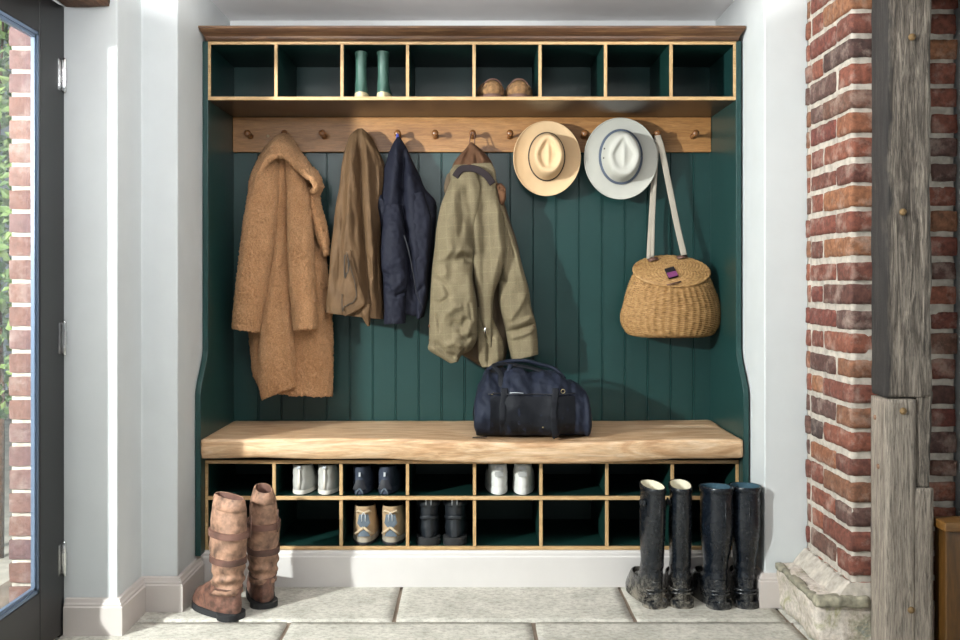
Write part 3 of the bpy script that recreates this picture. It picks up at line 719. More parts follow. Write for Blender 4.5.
drape('sleeve', [(408, 196, 424, 192, .18, .26), (410, 225, 432, 222, .165, .26), (413, 255, 430, 252, .16, .25), (414, 280, 428, 278, .16, .25), (416, 300, 427, 300, .165, .25), (417, 319, 421.5, 318, .175, .24)], .24,
      [('g', [(414, 300), (424, 285)], -.008, 2)], M['navy'], ct, 90, 100, nz=(.005, 26), seed=12)
drape('hood', [(378, 183, 384, 181, .25, .31), (376.5, 192, 386, 192, .215, .31), (377, 204, 389, 206, .205, .31), (379, 216, 389, 220, .21, .31), (381, 226, 386, 228, .23, .31)], .24, [('g', [(379, 188), (386, 200)], -.012, 2.5)], M['navy'], ct, 60, 50, nz=(.005, 30), seed=13)
mb = MB(); mb.tube(smooth_path([tuple(P(a, b, c)) for a, b, c in [(404, 235, .150), (409, 252, .146), (413, 272, .146), (416, 290, .148), (423, 308, .155)]], 40), .0016, 8, flat=(.0016, .0012), up=(0, -1, 0)); mb.build('zip', M['navy_dark'], ct, smooth=True)
mb = MB(); mb.tube(smooth_path([tuple(P(a, b, c)) for a, b, c in [(396.5, 141, .245), (397.2, 133.5, .268), (399.6, 141, .245)]], 14), .0024, 8); mb.build('hanging_loop', M['label_blue'], ct, smooth=True)

# ---------------------------------------------------------------- 4 green tweed coat
ct = thing('coat', 'green tweed coat with brown corduroy collar hanging above the duffel bag', 'coat', P(480, 365, .24))
T = M['tweed']
drape('inner_body', [(450, 176, 494, 176, .23, .32), (446, 220, 508, 215, .21, .33), (440, 270, 520, 262, .2, .33), (440, 320, 515, 310, .2, .33), (452, 350, 508, 345, .2, .33), (466, 357, 505, 361, .2, .33), (479, 365, 503, 367, .21, .32)], .24,
      [('g', [(497, 262), (499, 300), (500, 330)], -.03, 4), ('g', [(486, 330), (487, 360)], .012, 4), ('g', [(496, 340), (496, 362)], .01, 3)], M['tweed_in'], ct, 120, 120, seed=14)
drape('front_panel', [(470, 172, 492, 172, .185, .25), (470, 200, 499, 200, .165, .25), (470, 230, 505, 228, .15, .25), (471, 255, 506, 250, .14, .24), (473, 272, 502, 272, .135, .235), (477, 295, 494, 295, .135, .225), (481, 320, 492.5, 320, .14, .21), (486, 338, 492, 338, .15, .2), (489.5, 347, 491.5, 347, .16, .19)], .24,
      [('g', [(474, 180), (475, 240), (478, 290)], .015, 5), ('g', [(496, 200), (500, 250), (493, 285)], .014, 4), ('g', [(486, 200), (486, 260)], -.01, 5)], T, ct, 120, 140, nz=(.006, 26), noise_str=(1, .3), seed=15)
drape('lower_front', [(476, 308, 488, 305, .165, .21), (477, 325, 494, 322, .16, .215), (478, 345, 502, 340, .16, .215), (479, 360, 504, 355, .165, .215), (482, 367, 500, 366, .17, .21)], .24, [('g', [(488, 330), (489, 366)], -.012, 2.2), ('g', [(496, 335), (498, 362)], .008, 3)], T, ct, 70, 60, seed=16)
drape('sleeve', [(452, 174, 478, 172, .17, .26), (446.5, 190, 481, 190, .14, .26), (440.5, 207, 479, 208, .12, .255), (436.5, 228, 475.5, 230, .105, .25), (434, 252, 473, 252, .095, .25), (431.5, 278, 473, 278, .09, .25), (430.5, 303, 476.5, 303, .09, .25), (429.5, 325, 477.5, 325, .095, .25), (429, 342, 476, 342, .10, .25), (429.5, 350, 470, 351, .105, .235), (440, 357, 462, 355, .115, .215), (449, 363, 458, 361, .12, .19)], .24,
      [('g', [(448, 272), (454, 261), (464, 257), (472, 264)], -.022, 4.2), ('g', [(444, 280), (450, 266), (462, 251), (471, 253)], .014, 4), ('g', [(466, 185), (470, 215), (472, 250)], -.018, 4.5), ('g', [(456, 185), (450, 230), (448, 258)], .014, 8),
       ('g', [(447, 315), (455, 307), (464, 306)], .012, 3.5), ('g', [(450, 322), (462, 325), (468, 316)], -.012, 3.5), ('g', [(445, 345), (455, 341), (462, 346)], .012, 3), ('g', [(452, 337), (464, 334), (470, 328)], .009, 3), ('g', [(460, 350), (466, 354), (474, 350)], -.022, 4.5),
       ('g', [(437, 312), (440, 332)], -.007, 1.3), ('g', [(468, 275), (472, 310), (470, 345)], .014, 5), ('g', [(433, 275), (446, 285), (452, 298)], -.010, 3), ('g', [(460, 190), (463, 215), (461, 240)], -.012, 4), ('g', [(436, 262), (446, 258), (456, 248)], .008, 3), ('g', [(432, 300), (441, 303), (450, 297)], -.009, 2.5), ('g', [(456, 328), (467, 338), (474, 334)], -.010, 2.5), ('g', [(434, 340), (445, 352), (456, 356)], -.010, 2.5), ('g', [(469, 300), (472, 322)], -.01, 2.5)], T, ct, 190, 220, nz=(.0085, 17), noise_str=(1, .6), seed=17)
drape('sleeve', [(488, 182, 496, 180, .21, .28), (494, 205, 502.5, 203, .2, .28), (499, 228, 510, 226, .19, .28), (501, 250, 516.5, 247, .175, .28), (499, 275, 522.5, 270, .16, .28), (499, 298, 529, 292, .15, .27), (503, 318, 532, 310, .145, .265), (506, 330, 535, 322, .145, .26), (508, 343, 537, 336, .145, .26), (511.5, 359.5, 538.5, 353.5, .145, .255)], .24,
      [('g', [(503, 332), (518, 329), (534, 323)], -.016, 1.7), ('g', [(505, 326), (520, 322), (534, 316)], .009, 2.5), ('g', [(508, 338), (522, 334), (536, 328)], .009, 2.2), ('g', [(512, 245), (508, 280), (500, 300)], -.012, 3.5), ('g', [(526, 292), (516, 310), (506, 322)], .012, 4), ('g', [(498, 262), (503, 285)], -.02, 4), ('g', [(500, 212), (508, 240), (517, 268)], -.010, 2.5), ('g', [(505, 225), (513, 250), (524, 285)], .010, 3)], T, ct, 130, 160, nz=(.0075, 19), noise_str=(1, .6), seed=18)
drape('collar', [(470, 143, 473, 143, .245, .275), (465.5, 149, 480, 149, .23, .3), (459, 156, 487, 156, .215, .31), (454, 163, 492, 163, .205, .31), (452, 169, 494, 172, .2, .31), (452, 176, 496, 181, .2, .31)], .24, [('g', [(472, 146), (486, 165)], .016, 3), ('g', [(471, 146), (463, 168)], -.014, 3), ('g', [(476, 150), (478, 172)], -.012, 2.5)], M['cord'], ct, 90, 70, seed=19)
drape('collar_stand', [(454, 165, 491, 163, .197, .22), (450, 171, 495, 170, .185, .22), (449, 177, 496, 177, .178, .22), (449, 182, 496.5, 187, .175, .22)], .24, [('g', [(456, 172), (463, 166), (476, 167), (489, 176), (494, 186)], -.010, 3)], T, ct, 90, 50, seed=20)
mb = MB(); pth = smooth_path([tuple(P(a, b, c)) for a, b, c in [(455, 177, .158), (459, 171, .160), (465, 168.3, .162), (473, 168.5, .163), (481, 171.5, .163), (488, 177, .163), (493, 184, .165)]], 40)
mb.tube(pth, 1, 12, flat=(.0125, .0016), up=(0, -1, 0)); mb.build('collar_lining', M['mauve'], ct, smooth=True)
drape('lapel', [(447, 175, 453, 171, .19, .22), (444.5, 183, 452, 181, .18, .22), (443.5, 190, 450, 189, .18, .22), (445, 194, 447.5, 194, .19, .22)], .24, [], M['tweed_in'], ct, 40, 30, seed=21)
drape('lapel', [(494, 184, 502, 184, .19, .24), (497, 190, 505.5, 189, .18, .24), (498, 198, 505.5, 198, .185, .24), (499, 205, 503, 206, .2, .24)], .24, [('g', [(498, 189), (505, 190)], -.012, 2)], M['cord'], ct, 50, 40, seed=22)
mb = MB(); mb.tube(smooth_path([tuple(P(a, b, c)) for a, b, c in [(469.5, 146, .245), (470.5, 136, .262), (472.6, 130.6, .268), (474.6, 136, .262), (474.5, 146, .245)]], 24), .0018, 8); mb.build('hanging_loop', M['strap_dk'], ct, smooth=True)
mb = MB(); mb.tube([tuple(P(485, 327, .136)), tuple(P(485, 333.5, .137))], 1, 10, flat=(.004, .002), up=(0, -1, 0)); mb.build('zip_pull', M['chrome'], ct, smooth=True)
for px, py in ((430, 326), (430.5, 340), (533, 327)):
    p = P(px, py, .14 if px < 500 else .165); mb = MB(); mb.lathe([(0, 0), (.0055, 0), (.006, .003), (.004, .005), (0, .0045)], p, (-.4 if px < 500 else .3, -1, 0), 12); mb.build('button', M['cord'], ct, smooth=True)
mb = MB(); mb.tube(smooth_path([tuple(P(a, b, c)) for a, b, c in [(437.5, 311, .113), (438, 322, .111), (438.5, 334, .115)]], 12), .0018, 8, flat=(.0022, .0018), up=(0, -1, 0)); mb.build('cuff_slit', M['tweed_in'], ct, smooth=True)

# ---------------------------------------------------------------- 5, 6 hats
def hat(cx, cy, Yb, rx, ry, px, py, ccx, ccy, hgt, mat_, parent, curl, dent, point, tiltx=0, nr=60, na=120):
    """brim of radii rx, ry round (cx, cy) at depth Yb; oval crown px x py leaning out towards the room"""
    c = P(cx, cy, Yb); off = Vector((PX(ccx, Yb)-c.x, 0, PZ(ccy, Yb)-c.z)); mb = MB()
    def crown_r(a):
        s_ = math.sin(a); return 1-point*max(0, s_)**4*(-.22)
    rings = []
    R = lambda a: 1/math.sqrt((math.cos(a)/px)**2+(math.sin(a)/py)**2)
    def brim(u, a):                                     # u 0 edge .. 1 crown foot
        ex = Vector((rx*math.cos(a), 0, ry*math.sin(a))); fx = off+Vector((px*math.cos(a), 0, py*math.sin(a)))
        p = ex.lerp(fx, u); y = -curl*(abs(math.cos(a))**1.6)*(1-u)**2+.006*(1-u)*math.sin(a)*0
        return c+Vector((p.x, y+tiltx*p.x, p.z))
    outer = []
    for i in range(16): outer.append([brim(i/15, 2*PI*k/na) for k in range(na)])
    top = []
    for i in range(1, 15):                              # crown side
        t = i/14; sc = 1-.20*t-.10*t**5
        row = []
        for k in range(na):
            a = 2*PI*k/na; x = px*math.cos(a)*sc*(1-.10*t*max(0, math.sin(a))**2*point); z = py*math.sin(a)*sc*(1+.03*point*t)
            h = hgt*(1-(1-t)**1.25)
            h *= 1-.06*max(0, -math.sin(a))*t
            row.append(c+off+Vector((x, -h+tiltx*(off.x+x), z)))
        top.append(row)
    last = top[-1]; cen = sum(last, Vector())/na
    inn = []
    for i in range(1, 22):                              # teardrop dent in the crown top
        u = 1-i/21
        row = []
        for k in range(na):
            a = 2*PI*k/na; p = cen+(last[k]-cen)*max(u, .001)
            q = p-cen; nx = q.x/(px*.72); nz_ = q.z/(py*.78)
            rho = math.hypot(nx*1.0/(1-.45*max(0, nz_)*point-.15*max(0, nz_)), nz_)
            d = dent*(1/(1+math.exp((rho-.72)*13)))
            d -= .35*dent*math.exp(-(nx/.18)**2)*math.exp(-(nz_/.6)**2)
            bulge = .012*(1-u**2)
            p = Vector((p.x, p.y-bulge+d, p.z)); row.append(p)
        inn.append(row)
    mb.grid_loop(outer+top+inn, False, True)
    # underside so that the brim has thickness
    und = [[p+Vector((0, .0022, 0)) for p in r] for r in outer]
    o = len(mb.v); n = na
    mb.grid_loop(und, False, False)
    fs = []
    for j in range(n): k = (j+1) % n; fs.append((j, o+j, o+k, k))
    mb.f += fs
    ob = mb.build('crown_and_brim', mat_, parent, smooth=True)
    return c, off
ht = thing('straw_hat', 'natural straw panama hat with thin dark band hanging on the rail', 'hat', P(547, 195, .31))
c, off = hat(546.5, 158.5, .262, .122, .137, .065, .087, 546.5, 157, .098, M['straw'], ht, .022, .024, .9, tiltx=-.04)
mb = MB(); mb.tube([c+off+Vector((.0640*math.cos(a), -.005-.003, .0860*math.sin(a))) for a in [2*PI*k/80+.001 for k in range(81)]], 1, 8, flat=(.0045, .0018), up=(0, -1, 0)); mb.build('hat_band', M['band_dk'], ht, smooth=True)
mb = MB(); mb.tube([c+Vector((.1215*math.cos(a), -.022*abs(math.cos(a))**1.6-.04*.1215*math.cos(a), .1365*math.sin(a))) for a in [2*PI*k/90 for k in range(91)]], .0019, 8); mb.build('brim_edge', M['straw'], ht, smooth=True)
hw = thing('canvas_hat', 'off-white wide brimmed hat with slate band and eyelets on the rail', 'hat', P(620, 199, .31))
c, off = hat(620.5, 158.5, .262, .134, .149, .073, .095, 620.5, 157, .088, M['hat_w'], hw, .008, .016, 1.3, tiltx=.0)
mb = MB(); mb.tube([c+off+Vector((.0735*math.cos(a), -.006, .0945*math.sin(a))) for a in [2*PI*k/80+.001 for k in range(81)]], 1, 8, flat=(.0075, .0022), up=(0, -1, 0)); mb.build('hat_band', M['band_navy'], hw, smooth=True)
mb = MB(); mb.tube([c+Vector((.1335*math.cos(a), -.008*abs(math.cos(a))**1.6, .1485*math.sin(a))) for a in [2*PI*k/90 for k in range(91)]], .0021, 8); mb.build('brim_edge', M['hat_w'], hw, smooth=True)
for k_, (a, t) in enumerate(((2.85, .42), (3.25, .42))):
    sc = 1-.2*t; p = c+off+Vector((.073*math.cos(a)*sc-.0005, -.085*(1-(1-t)**1.25), .094*math.sin(a)*sc)); mb = MB()
    mb.lathe([(0, -.001), (.0028, -.001), (.0034, .001), (.0024, .002), (0, .0015)], p, (-.75, -.65, .05), 12); mb.build('eyelet', M['band_dk'], hw, smooth=True)

# ---------------------------------------------------------------- 7 wicker creel
def m_wicker():
    m, nt, b = new_mat('wicker', .6); v = coords(nt)
    f = noise_fac(nt, coords(nt, (1, 1, 2)), 60, 5, .7); c = ramp(nt, f, [(.3, '6B4C28'), (.45, '977345'), (.6, 'AC8758'), (.75, 'C2A072')])
    nt.links.new(c, b.inputs['Base Color']); bump(nt, b, noise_fac(nt, v, 300, 3), .3, .001); return m
M['wick'] = m_wicker()
bk = thing('wicker_creel', 'wicker fishing creel basket hanging by its pale webbing strap', 'basket', P(670, 337, .24))
kc = P(671, 300, .225).x
tilt = math.radians(35)
lidc = Vector((PX(671.8, .22), .225, PZ(271, .22)))
LR, LD = .130, .092
na, nz_ = 320, 190
secs = herm([(0, LR*.97, LD*.95, 1, lidc.z-.003, lidc.x, lidc.y), (.2, .152, .098, .62, lidc.z-.045, lidc.x-.002, .226), (.5, .176, .104, .2, .935, kc+.003, .232), (.68, .180, .104, .1, .898, kc, .234), (.85, .166, .094, 0, .853, kc, .238), (.95, .140, .08, 0, .829, kc+.002, .24), (1, .118, .066, 0, .824, kc+.003, .24)], nz_)
secs = herm([(0, LR*.97, LD*.95, 1, lidc.z-.003, lidc.x, lidc.y), (.2, .148, .098, .62, lidc.z-.045, lidc.x-.002, .226), (.5, .174, .104, .2, .935, kc+.003, .232), (.68, .180, .104, .1, .898, kc, .234), (.85, .168, .096, 0, .853, kc, .238), (.95, .146, .083, 0, .829, kc+.002, .24), (1, .120, .067, 0, .822, kc+.003, .24)], 900)
arc = np.concatenate([[0], np.cumsum(np.hypot(np.diff(secs[:, 4]), np.diff(secs[:, 1])))]); nz_ = 260
secs = np.array([[np.interp(q, arc, secs[:, c]) for c in range(7)] for q in np.linspace(0, arc[-1], nz_)])
rings = []
for i, (t, rx, ry, tl, z_, x_, y_) in enumerate(secs):
    ring = []
    for k in range(na):
        a = 2*PI*k/na; st = k*40/na; rowp = i/4.0
        wv = math.sin(PI*st*1.0)*(1 if int(rowp) % 2 else -1); rod = abs(math.sin(PI*rowp))
        d = .0026*rod+.0032*wv*rod + (.0022*math.cos(2*PI*st)*.5)
        c_, s_ = math.cos(a), math.sin(a)
        yy = ry*s_
        ring.append((x_+(rx+d)*c_, y_-(yy+d*s_)*math.cos(tilt*tl), z_-math.sin(tilt)*tl*yy))
    rings.append(ring)
mb = MB(); mb.grid_loop(rings); mb.build('basket_body', M['wick'], bk, smooth=True)
rings = []
for i in range(60):
    r = 1.03*(1-i/60.0)+.002; ring = []
    for k in range(na):
        a = 2*PI*k/na; rod = abs(math.sin(PI*i/3.0)); wv = math.sin(PI*k*44/na)*(1 if int(i/3) % 2 else -1)
        h = .010*(1-r*r)+.0018*rod+.0018*wv*rod*min(1, r*3)
        x_ = LR*1.02*r*math.cos(a); y_ = LD*1.02*r*math.sin(a)
        ring.append((lidc.x+x_, lidc.y-y_*math.cos(tilt)-h*math.sin(tilt), lidc.z+.004-y_*math.sin(tilt)+h*math.cos(tilt)))
    rings.append(ring)
und = [[(p[0], p[1]+.006*math.sin(tilt), p[2]-.008) for p in rings[0]]]
lid = MB(); lid.grid_loop(und+rings); lid = lid.build('lid', M['wick'], bk, smooth=True)
mb = MB(); pl = []
for k in range(121):
    a = 2*PI*k/120; pl.append((lidc.x+LR*1.05*math.cos(a), lidc.y-LD*1.05*math.sin(a)*math.cos(tilt), lidc.z-LD*1.05*math.sin(a)*math.sin(tilt)))
mb.tube(pl, [.0052+.001*math.sin(k*1.9) for k in range(121)], 10); mb.build('lid_rim', M['wick'], lid, smooth=True)
def on_lid(px, py, h=.018):                               # point on the tilted lid plane
    o_ = Vector((0, CAMY, CAMZ)); d = P(px, py, .23)-o_; n_ = Vector((0, -math.sin(tilt), math.cos(tilt)))
    q = lidc+n_*h; return o_+d*((q-o_).dot(n_)/d.dot(n_))
M['hole'] = m_plain('hole_shade', '160F14', .8); M['magenta'] = m_plain('magenta_cloth', '7C3A6C', .7)
qs = [on_lid(664.5, 269), on_lid(673.5, 266.5), on_lid(678.5, 276), on_lid(669, 278.5)]
n_ = Vector((0, -math.sin(tilt), math.cos(tilt)))
mb = MB(); mb.add([q-n_*.004 for q in qs]+[q+n_*.0012 for q in qs], [(3, 2, 1, 0), (4, 5, 6, 7), (0, 1, 5, 4), (1, 2, 6, 5), (2, 3, 7, 6), (3, 0, 4, 7)]); mb.build('lid_hole_shade', M['hole'], lid)  # dark slab laid on the lid for the shade inside its hole
qs = [on_lid(666.5, 273.4, .0195), on_lid(675.8, 271.2, .0195), on_lid(678.2, 275.8, .0195), on_lid(669.2, 278.1, .0195)]
mb = MB(); mb.add([q for q in qs]+[q+n_*.003 for q in qs], [(3, 2, 1, 0), (4, 5, 6, 7), (0, 1, 5, 4), (1, 2, 6, 5), (2, 3, 7, 6), (3, 0, 4, 7)]); mb.build('magenta_lining', M['magenta'], lid, bevel=.001)
def ribbon(pts, wd, name, m_, par, th=.0015):
    mb = MB(); mb.tube(smooth_path(pts, 50), 1, 12, flat=(wd, th), up=(0, -1, .0)); return mb.build(name, m_, par, smooth=True)
ribbon([tuple(P(656.5, 135.5, .276)), tuple(P(655.5, 145, .270)), tuple(P(653.5, 175, .285)), tuple(P(651, 215, .29)), tuple(P(648.5, 259, .28))], .0078, 'strap', M['web'], bk)
ribbon([tuple(P(657.5, 134.8, .270)), tuple(P(657.5, 146, .262)), tuple(P(655.5, 175, .272)), tuple(P(653.5, 215, .28)), tuple(P(652.5, 257, .272))], .0062, 'strap', M['web'], bk)
ribbon([tuple(P(657.5, 135.2, .268)), tuple(P(661, 146, .258)), tuple(P(668, 180, .268)), tuple(P(676, 220, .27)), tuple(P(684, 255, .262))], .0112, 'strap', M['web'], bk)
for px, py in ((653, 259), (682, 256.5)):
    mb = MB(); a = on_lid(px-4.5, py+1.5, .016); b_ = on_lid(px+4.5, py-.5, .016); mb.tube([a, a.lerp(b_, .5)+n_*.003, b_], 1, 12, flat=(.009, .004), up=n_); mb.build('leather_tab', M['strap_dk'], bk, smooth=True)
mb = MB(); mb.tube([on_lid(667, 285, .012), on_lid(674, 283.3, .013), on_lid(681, 281.5, .012)], .0026, 8); mb.build('clasp', M['strap_dk'], bk, smooth=True)

# ---------------------------------------------------------------- 8 duffel bag
bg = thing('duffel_bag', 'dark navy canvas duffel bag sitting on the oak bench', 'bag', (.21, .08, .502))
def bag_sec(t):
    # t 0..1 along the length: (x, half depth, height, bottom lift)
    return t
zb0 = .4975
secs = herm([(0, .018, .07, .075, .008), (.03, .014, .10, .120, .003), (.12, .020, .125, .172, 0), (.25, .045, .137, .214, 0), (.5, .08, .14, .218, 0), (1.2, .14, .142, .220, 0), (2.0, .22, .142, .218, 0), (2.6, .28, .138, .210, 0), (3.1, .335, .13, .192, .0), (3.5, .378, .115, .150, .002), (3.75, .402, .09, .105, .006), (3.82, .408, .05, .06, .02)], 150)
rings = []; nb = 150
for i, (t, x_, hd, hh, lf) in enumerate(secs):
    ring = []
    for k in range(nb):
        a = 2*PI*k/nb; c_, s_ = math.cos(a), math.sin(a)
        yy = math.copysign(abs(c_)**.62, c_)*hd; zz = math.copysign(abs(s_)**(.62 if s_ < 0 else .85), s_)
        z_ = zb0+lf+(zz+1)/2*hh
        x2 = x_+ (-.012*max(0, .5-i/20.0)*math.sin((z_-zb0)*14))
        y2 = .062+yy*(1-.16*max(0, zz))
        p = Vector((x2, y2, z_)); q = p*11
        w_ = noise.noise(Vector((p.x*16, p.y*6, p.z*5+3)))*.016+noise.noise(Vector((p.x*34+p.z*14, p.y*12, p.z*22)))*.011+noise.noise(Vector((p.x*46, 4, p.z*7)))*.006+noise.noise(p*60)*.0018
        n = Vector((0, c_, s_)); f_ = min(1, max(0, (z_-zb0)/.03))
        if x_ < .05: n = Vector((-.6, c_, s_*.5))
        p += n*w_*f_; p.z = max(p.z, zb0)
        ring.append(p)
    rings.append(ring)
mb = MB(); mb.grid_loop(rings); body = mb.build('bag_body', M['bag'], bg, smooth=True)
def bag_front(x_, z_, out=.002):                           # nearest front-surface point of the bag
    best = None
    for ring in rings:
        for p in ring[nb//4:3*nb//4+1]:
            d = (p.x-x_)**2+(p.z-z_)**2
            if best is None or d < best[0]: best = (d, p)
    return best[1]+Vector((0, -out, out*.4))
def patch(name, xs_, zs_, m_, th=.003, nx=16, nz2=14, skew=0):
    top = [[bag_front(xs_[0]+(xs_[1]-xs_[0])*i/nx+skew*(j/nz2), zs_[0]+(zs_[1]-zs_[0])*j/nz2, th) for i in range(nx+1)] for j in range(nz2+1)]
    back = [[p+Vector((0, th+.003, 0)) for p in r] for r in top]
    mb = MB(); mb.sheet(top); mb.sheet([r[::-1] for r in back]); W2 = nx+1; o_ = W2*(nz2+1)
    return mb.build(name, m_, body, smooth=True)
patch('front_pocket', (.060, .345), (.506, .640), M['bag_dk'])
for x_ in (.105, .275):
    pts = [bag_front(x_+.004*math.sin(z_*30), z_, .0055) for z_ in [.506+.016*i for i in range(11)]]
    mb = MB(); mb.tube(smooth_path([tuple(p) for p in pts], 40), 1, 10, flat=(.012, .002), up=(0, -1, 0)); mb.build('webbing_strap', M['bag_dk'], body, smooth=True)
def zipl(a, b, z_a, z_b, m_, nm, r=.0022):
    pts = [bag_front(a+(b-a)*i/12, z_a+(z_b-z_a)*i/12, .006) for i in range(13)]
    mb = MB(); mb.tube(smooth_path([tuple(p) for p in pts], 30), r, 8); mb.build(nm, m_, body, smooth=True)
zipl(.055, .345, .648, .645, M['navy_dark'], 'zip'); zipl(.065, .098, .648, .649, M['brass'], 'zip_teeth', .0016); zipl(.125, .17, .650, .650, M['grey_lt'], 'zip_teeth', .0012)
# carry handles
h1 = [(.10, -.045, 0.643), (.098, -.03, 0.683), (.097, -.005, 0.711), (.075, .02, 0.735), (.10, .035, 0.740), (.15, .045, 0.735), (.2, .045, 0.726), (.245, .03, 0.714), (.27, .0, 0.698), (.275, -.035, 0.658)]
mb = MB(); mb.tube(smooth_path(h1, 80), 1, 12, flat=(.010, .0035), up=(0, -.5, 1)); mb.build('handle', M['bag_dk'], bg, smooth=True)
h2 = [(.055, .06, 0.718), (.07, .05, 0.730), (.12, .075, 0.745), (.18, .08, 0.748), (.235, .085, 0.735), (.29, .08, 0.718), (.32, .05, 0.688)]
mb = MB(); mb.tube(smooth_path(h2, 80), [.0065]*80, 12); mb.build('handle', M['bag'], bg, smooth=True)
h3 = [tuple(P(511, 361.5, .0)+Vector((0, .02, -.012))), (.118, -.005, 0.698), (.128, -.035, 0.673), (.138, -.062, 0.638)]
mb = MB(); mb.tube(smooth_path(h3, 40), 1, 10, flat=(.008, .003), up=(0, -1, 0)); mb.build('handle_strap', M['bag'], bg, smooth=True)
pr = bag_front(.305, .655, .006); mb = MB(); mb.tube([pr+Vector((.0065*math.cos(a), 0, .0065*math.sin(a))) for a in [2*PI*k/24 for k in range(25)]], .0012, 8); mb.build('ring', M['brass'], bg, smooth=True)
pr = bag_front(.236, .537, .004); mb = MB(); mb.lathe([(0, -.001), (.003, -.001), (.003, .001), (0, .002)], pr, (0, -1, 0), 12); mb.build('stud', M['brass'], bg, smooth=True)
mb = MB(); mb.tube(smooth_path([(.050, -.05, .503), (.014, -.055, .502), (.004, -.05, .501)], 12), 1, 8, flat=(.006, .0018), up=(0, 0, 1)); mb.build('side_tab', M['bag_dk'], bg, smooth=True)
mb = MB(); mb.tube(smooth_path([(.0135, .02, .53), (.004, .02, .565), (.012, .03, .62), (.034, .04, .668)], 30), 1, 8, flat=(.008, .002), up=(-1, 0, 0)); mb.build('side_strap', M['bag_dk'], bg, smooth=True)

# ---------------------------------------------------------------- footwear
def foot_ring(r, n=44):
    """(z, back y, front y, half width, tilt, cx, toe taper)"""
    z, yb, yf, wd, tl, cx, tp = r; cy = (yb+yf)/2; L = (yf-yb)/2; out = []
    for k in range(n):
        a = 2*PI*k/n; c_, s_ = math.cos(a), math.sin(a)
        x = math.copysign(abs(c_)**.86, c_)*wd*(1+tp*(s_*.22-.06-.65*max(0, s_-.45))); y = cy+math.copysign(abs(s_)**.92, s_)*L
        out.append(Vector((x+cx, y, z+tl*(y-cy))))
    return out
def shell(name, rings_, m_, par, n=44, nv=60, wr=None, th=.003, lining=None, deep=.05, nzs=(0, 1)):
    """open-topped upper: outside wall, rim, then a lining wall that goes down inside"""
    R = herm([tuple(r) for r in rings_], nv); rg = []
    for r in R:
        ring = foot_ring(tuple(r), n)
        if wr or nzs[0]:
            c0 = Vector((r[5], (r[1]+r[2])/2, 0)); out = []
            for p in ring:
                nr_ = Vector((p.x-c0.x, p.y-c0.y, 0)); nr_ = nr_.normalized() if nr_.length > 1e-6 else nr_
                d = wr(p) if wr else 0
                d += nzs[0]*noise.noise(p*nzs[1]) if nzs[0] else 0
                out.append(p+nr_*d)
            ring = out
        rg.append(ring)
    last = R[-1]
    inn = []
    for dz, sh_in in ((0.001, th*.5), (0, th), (-deep*.5, th*1.3), (-deep, th*2)):
        r = list(last); r[0] += dz; r[1] += sh_in; r[2] -= sh_in; r[3] -= sh_in; inn.append(foot_ring(tuple(r), n))
    mb = MB()
    if lining is None: mb.grid_loop(rg+inn); return mb.build(name, m_, par, smooth=True)
    mb.grid_loop(rg+inn[:2], True, False); o = mb.build(name, m_, par, smooth=True)
    mb = MB(); mb.grid_loop(inn[1:], False, True); mb.build('lining', lining, par, smooth=True); return o
def sole(par, L, wd, th, m_, heel=None, name='sole', flare=.002, y0=0, tp=.5, n=44):
    mb = MB(); rr_ = [foot_ring((z, y0-g, y0+L+g, wd+g, 0, 0, tp), n) for z, g in ((0, -.003), (.002, flare), (th*.5, flare), (th, flare*.5), (th+.001, -.004))]
    mb.grid_loop(rr_); return mb.build(name, m_, par, smooth=True, angle=50)
def tread(par, wd, L, m_, n=7):
    pass
def place(o, loc, rz): o.location = loc; o.rotation_euler = (0, 0, rz); return o

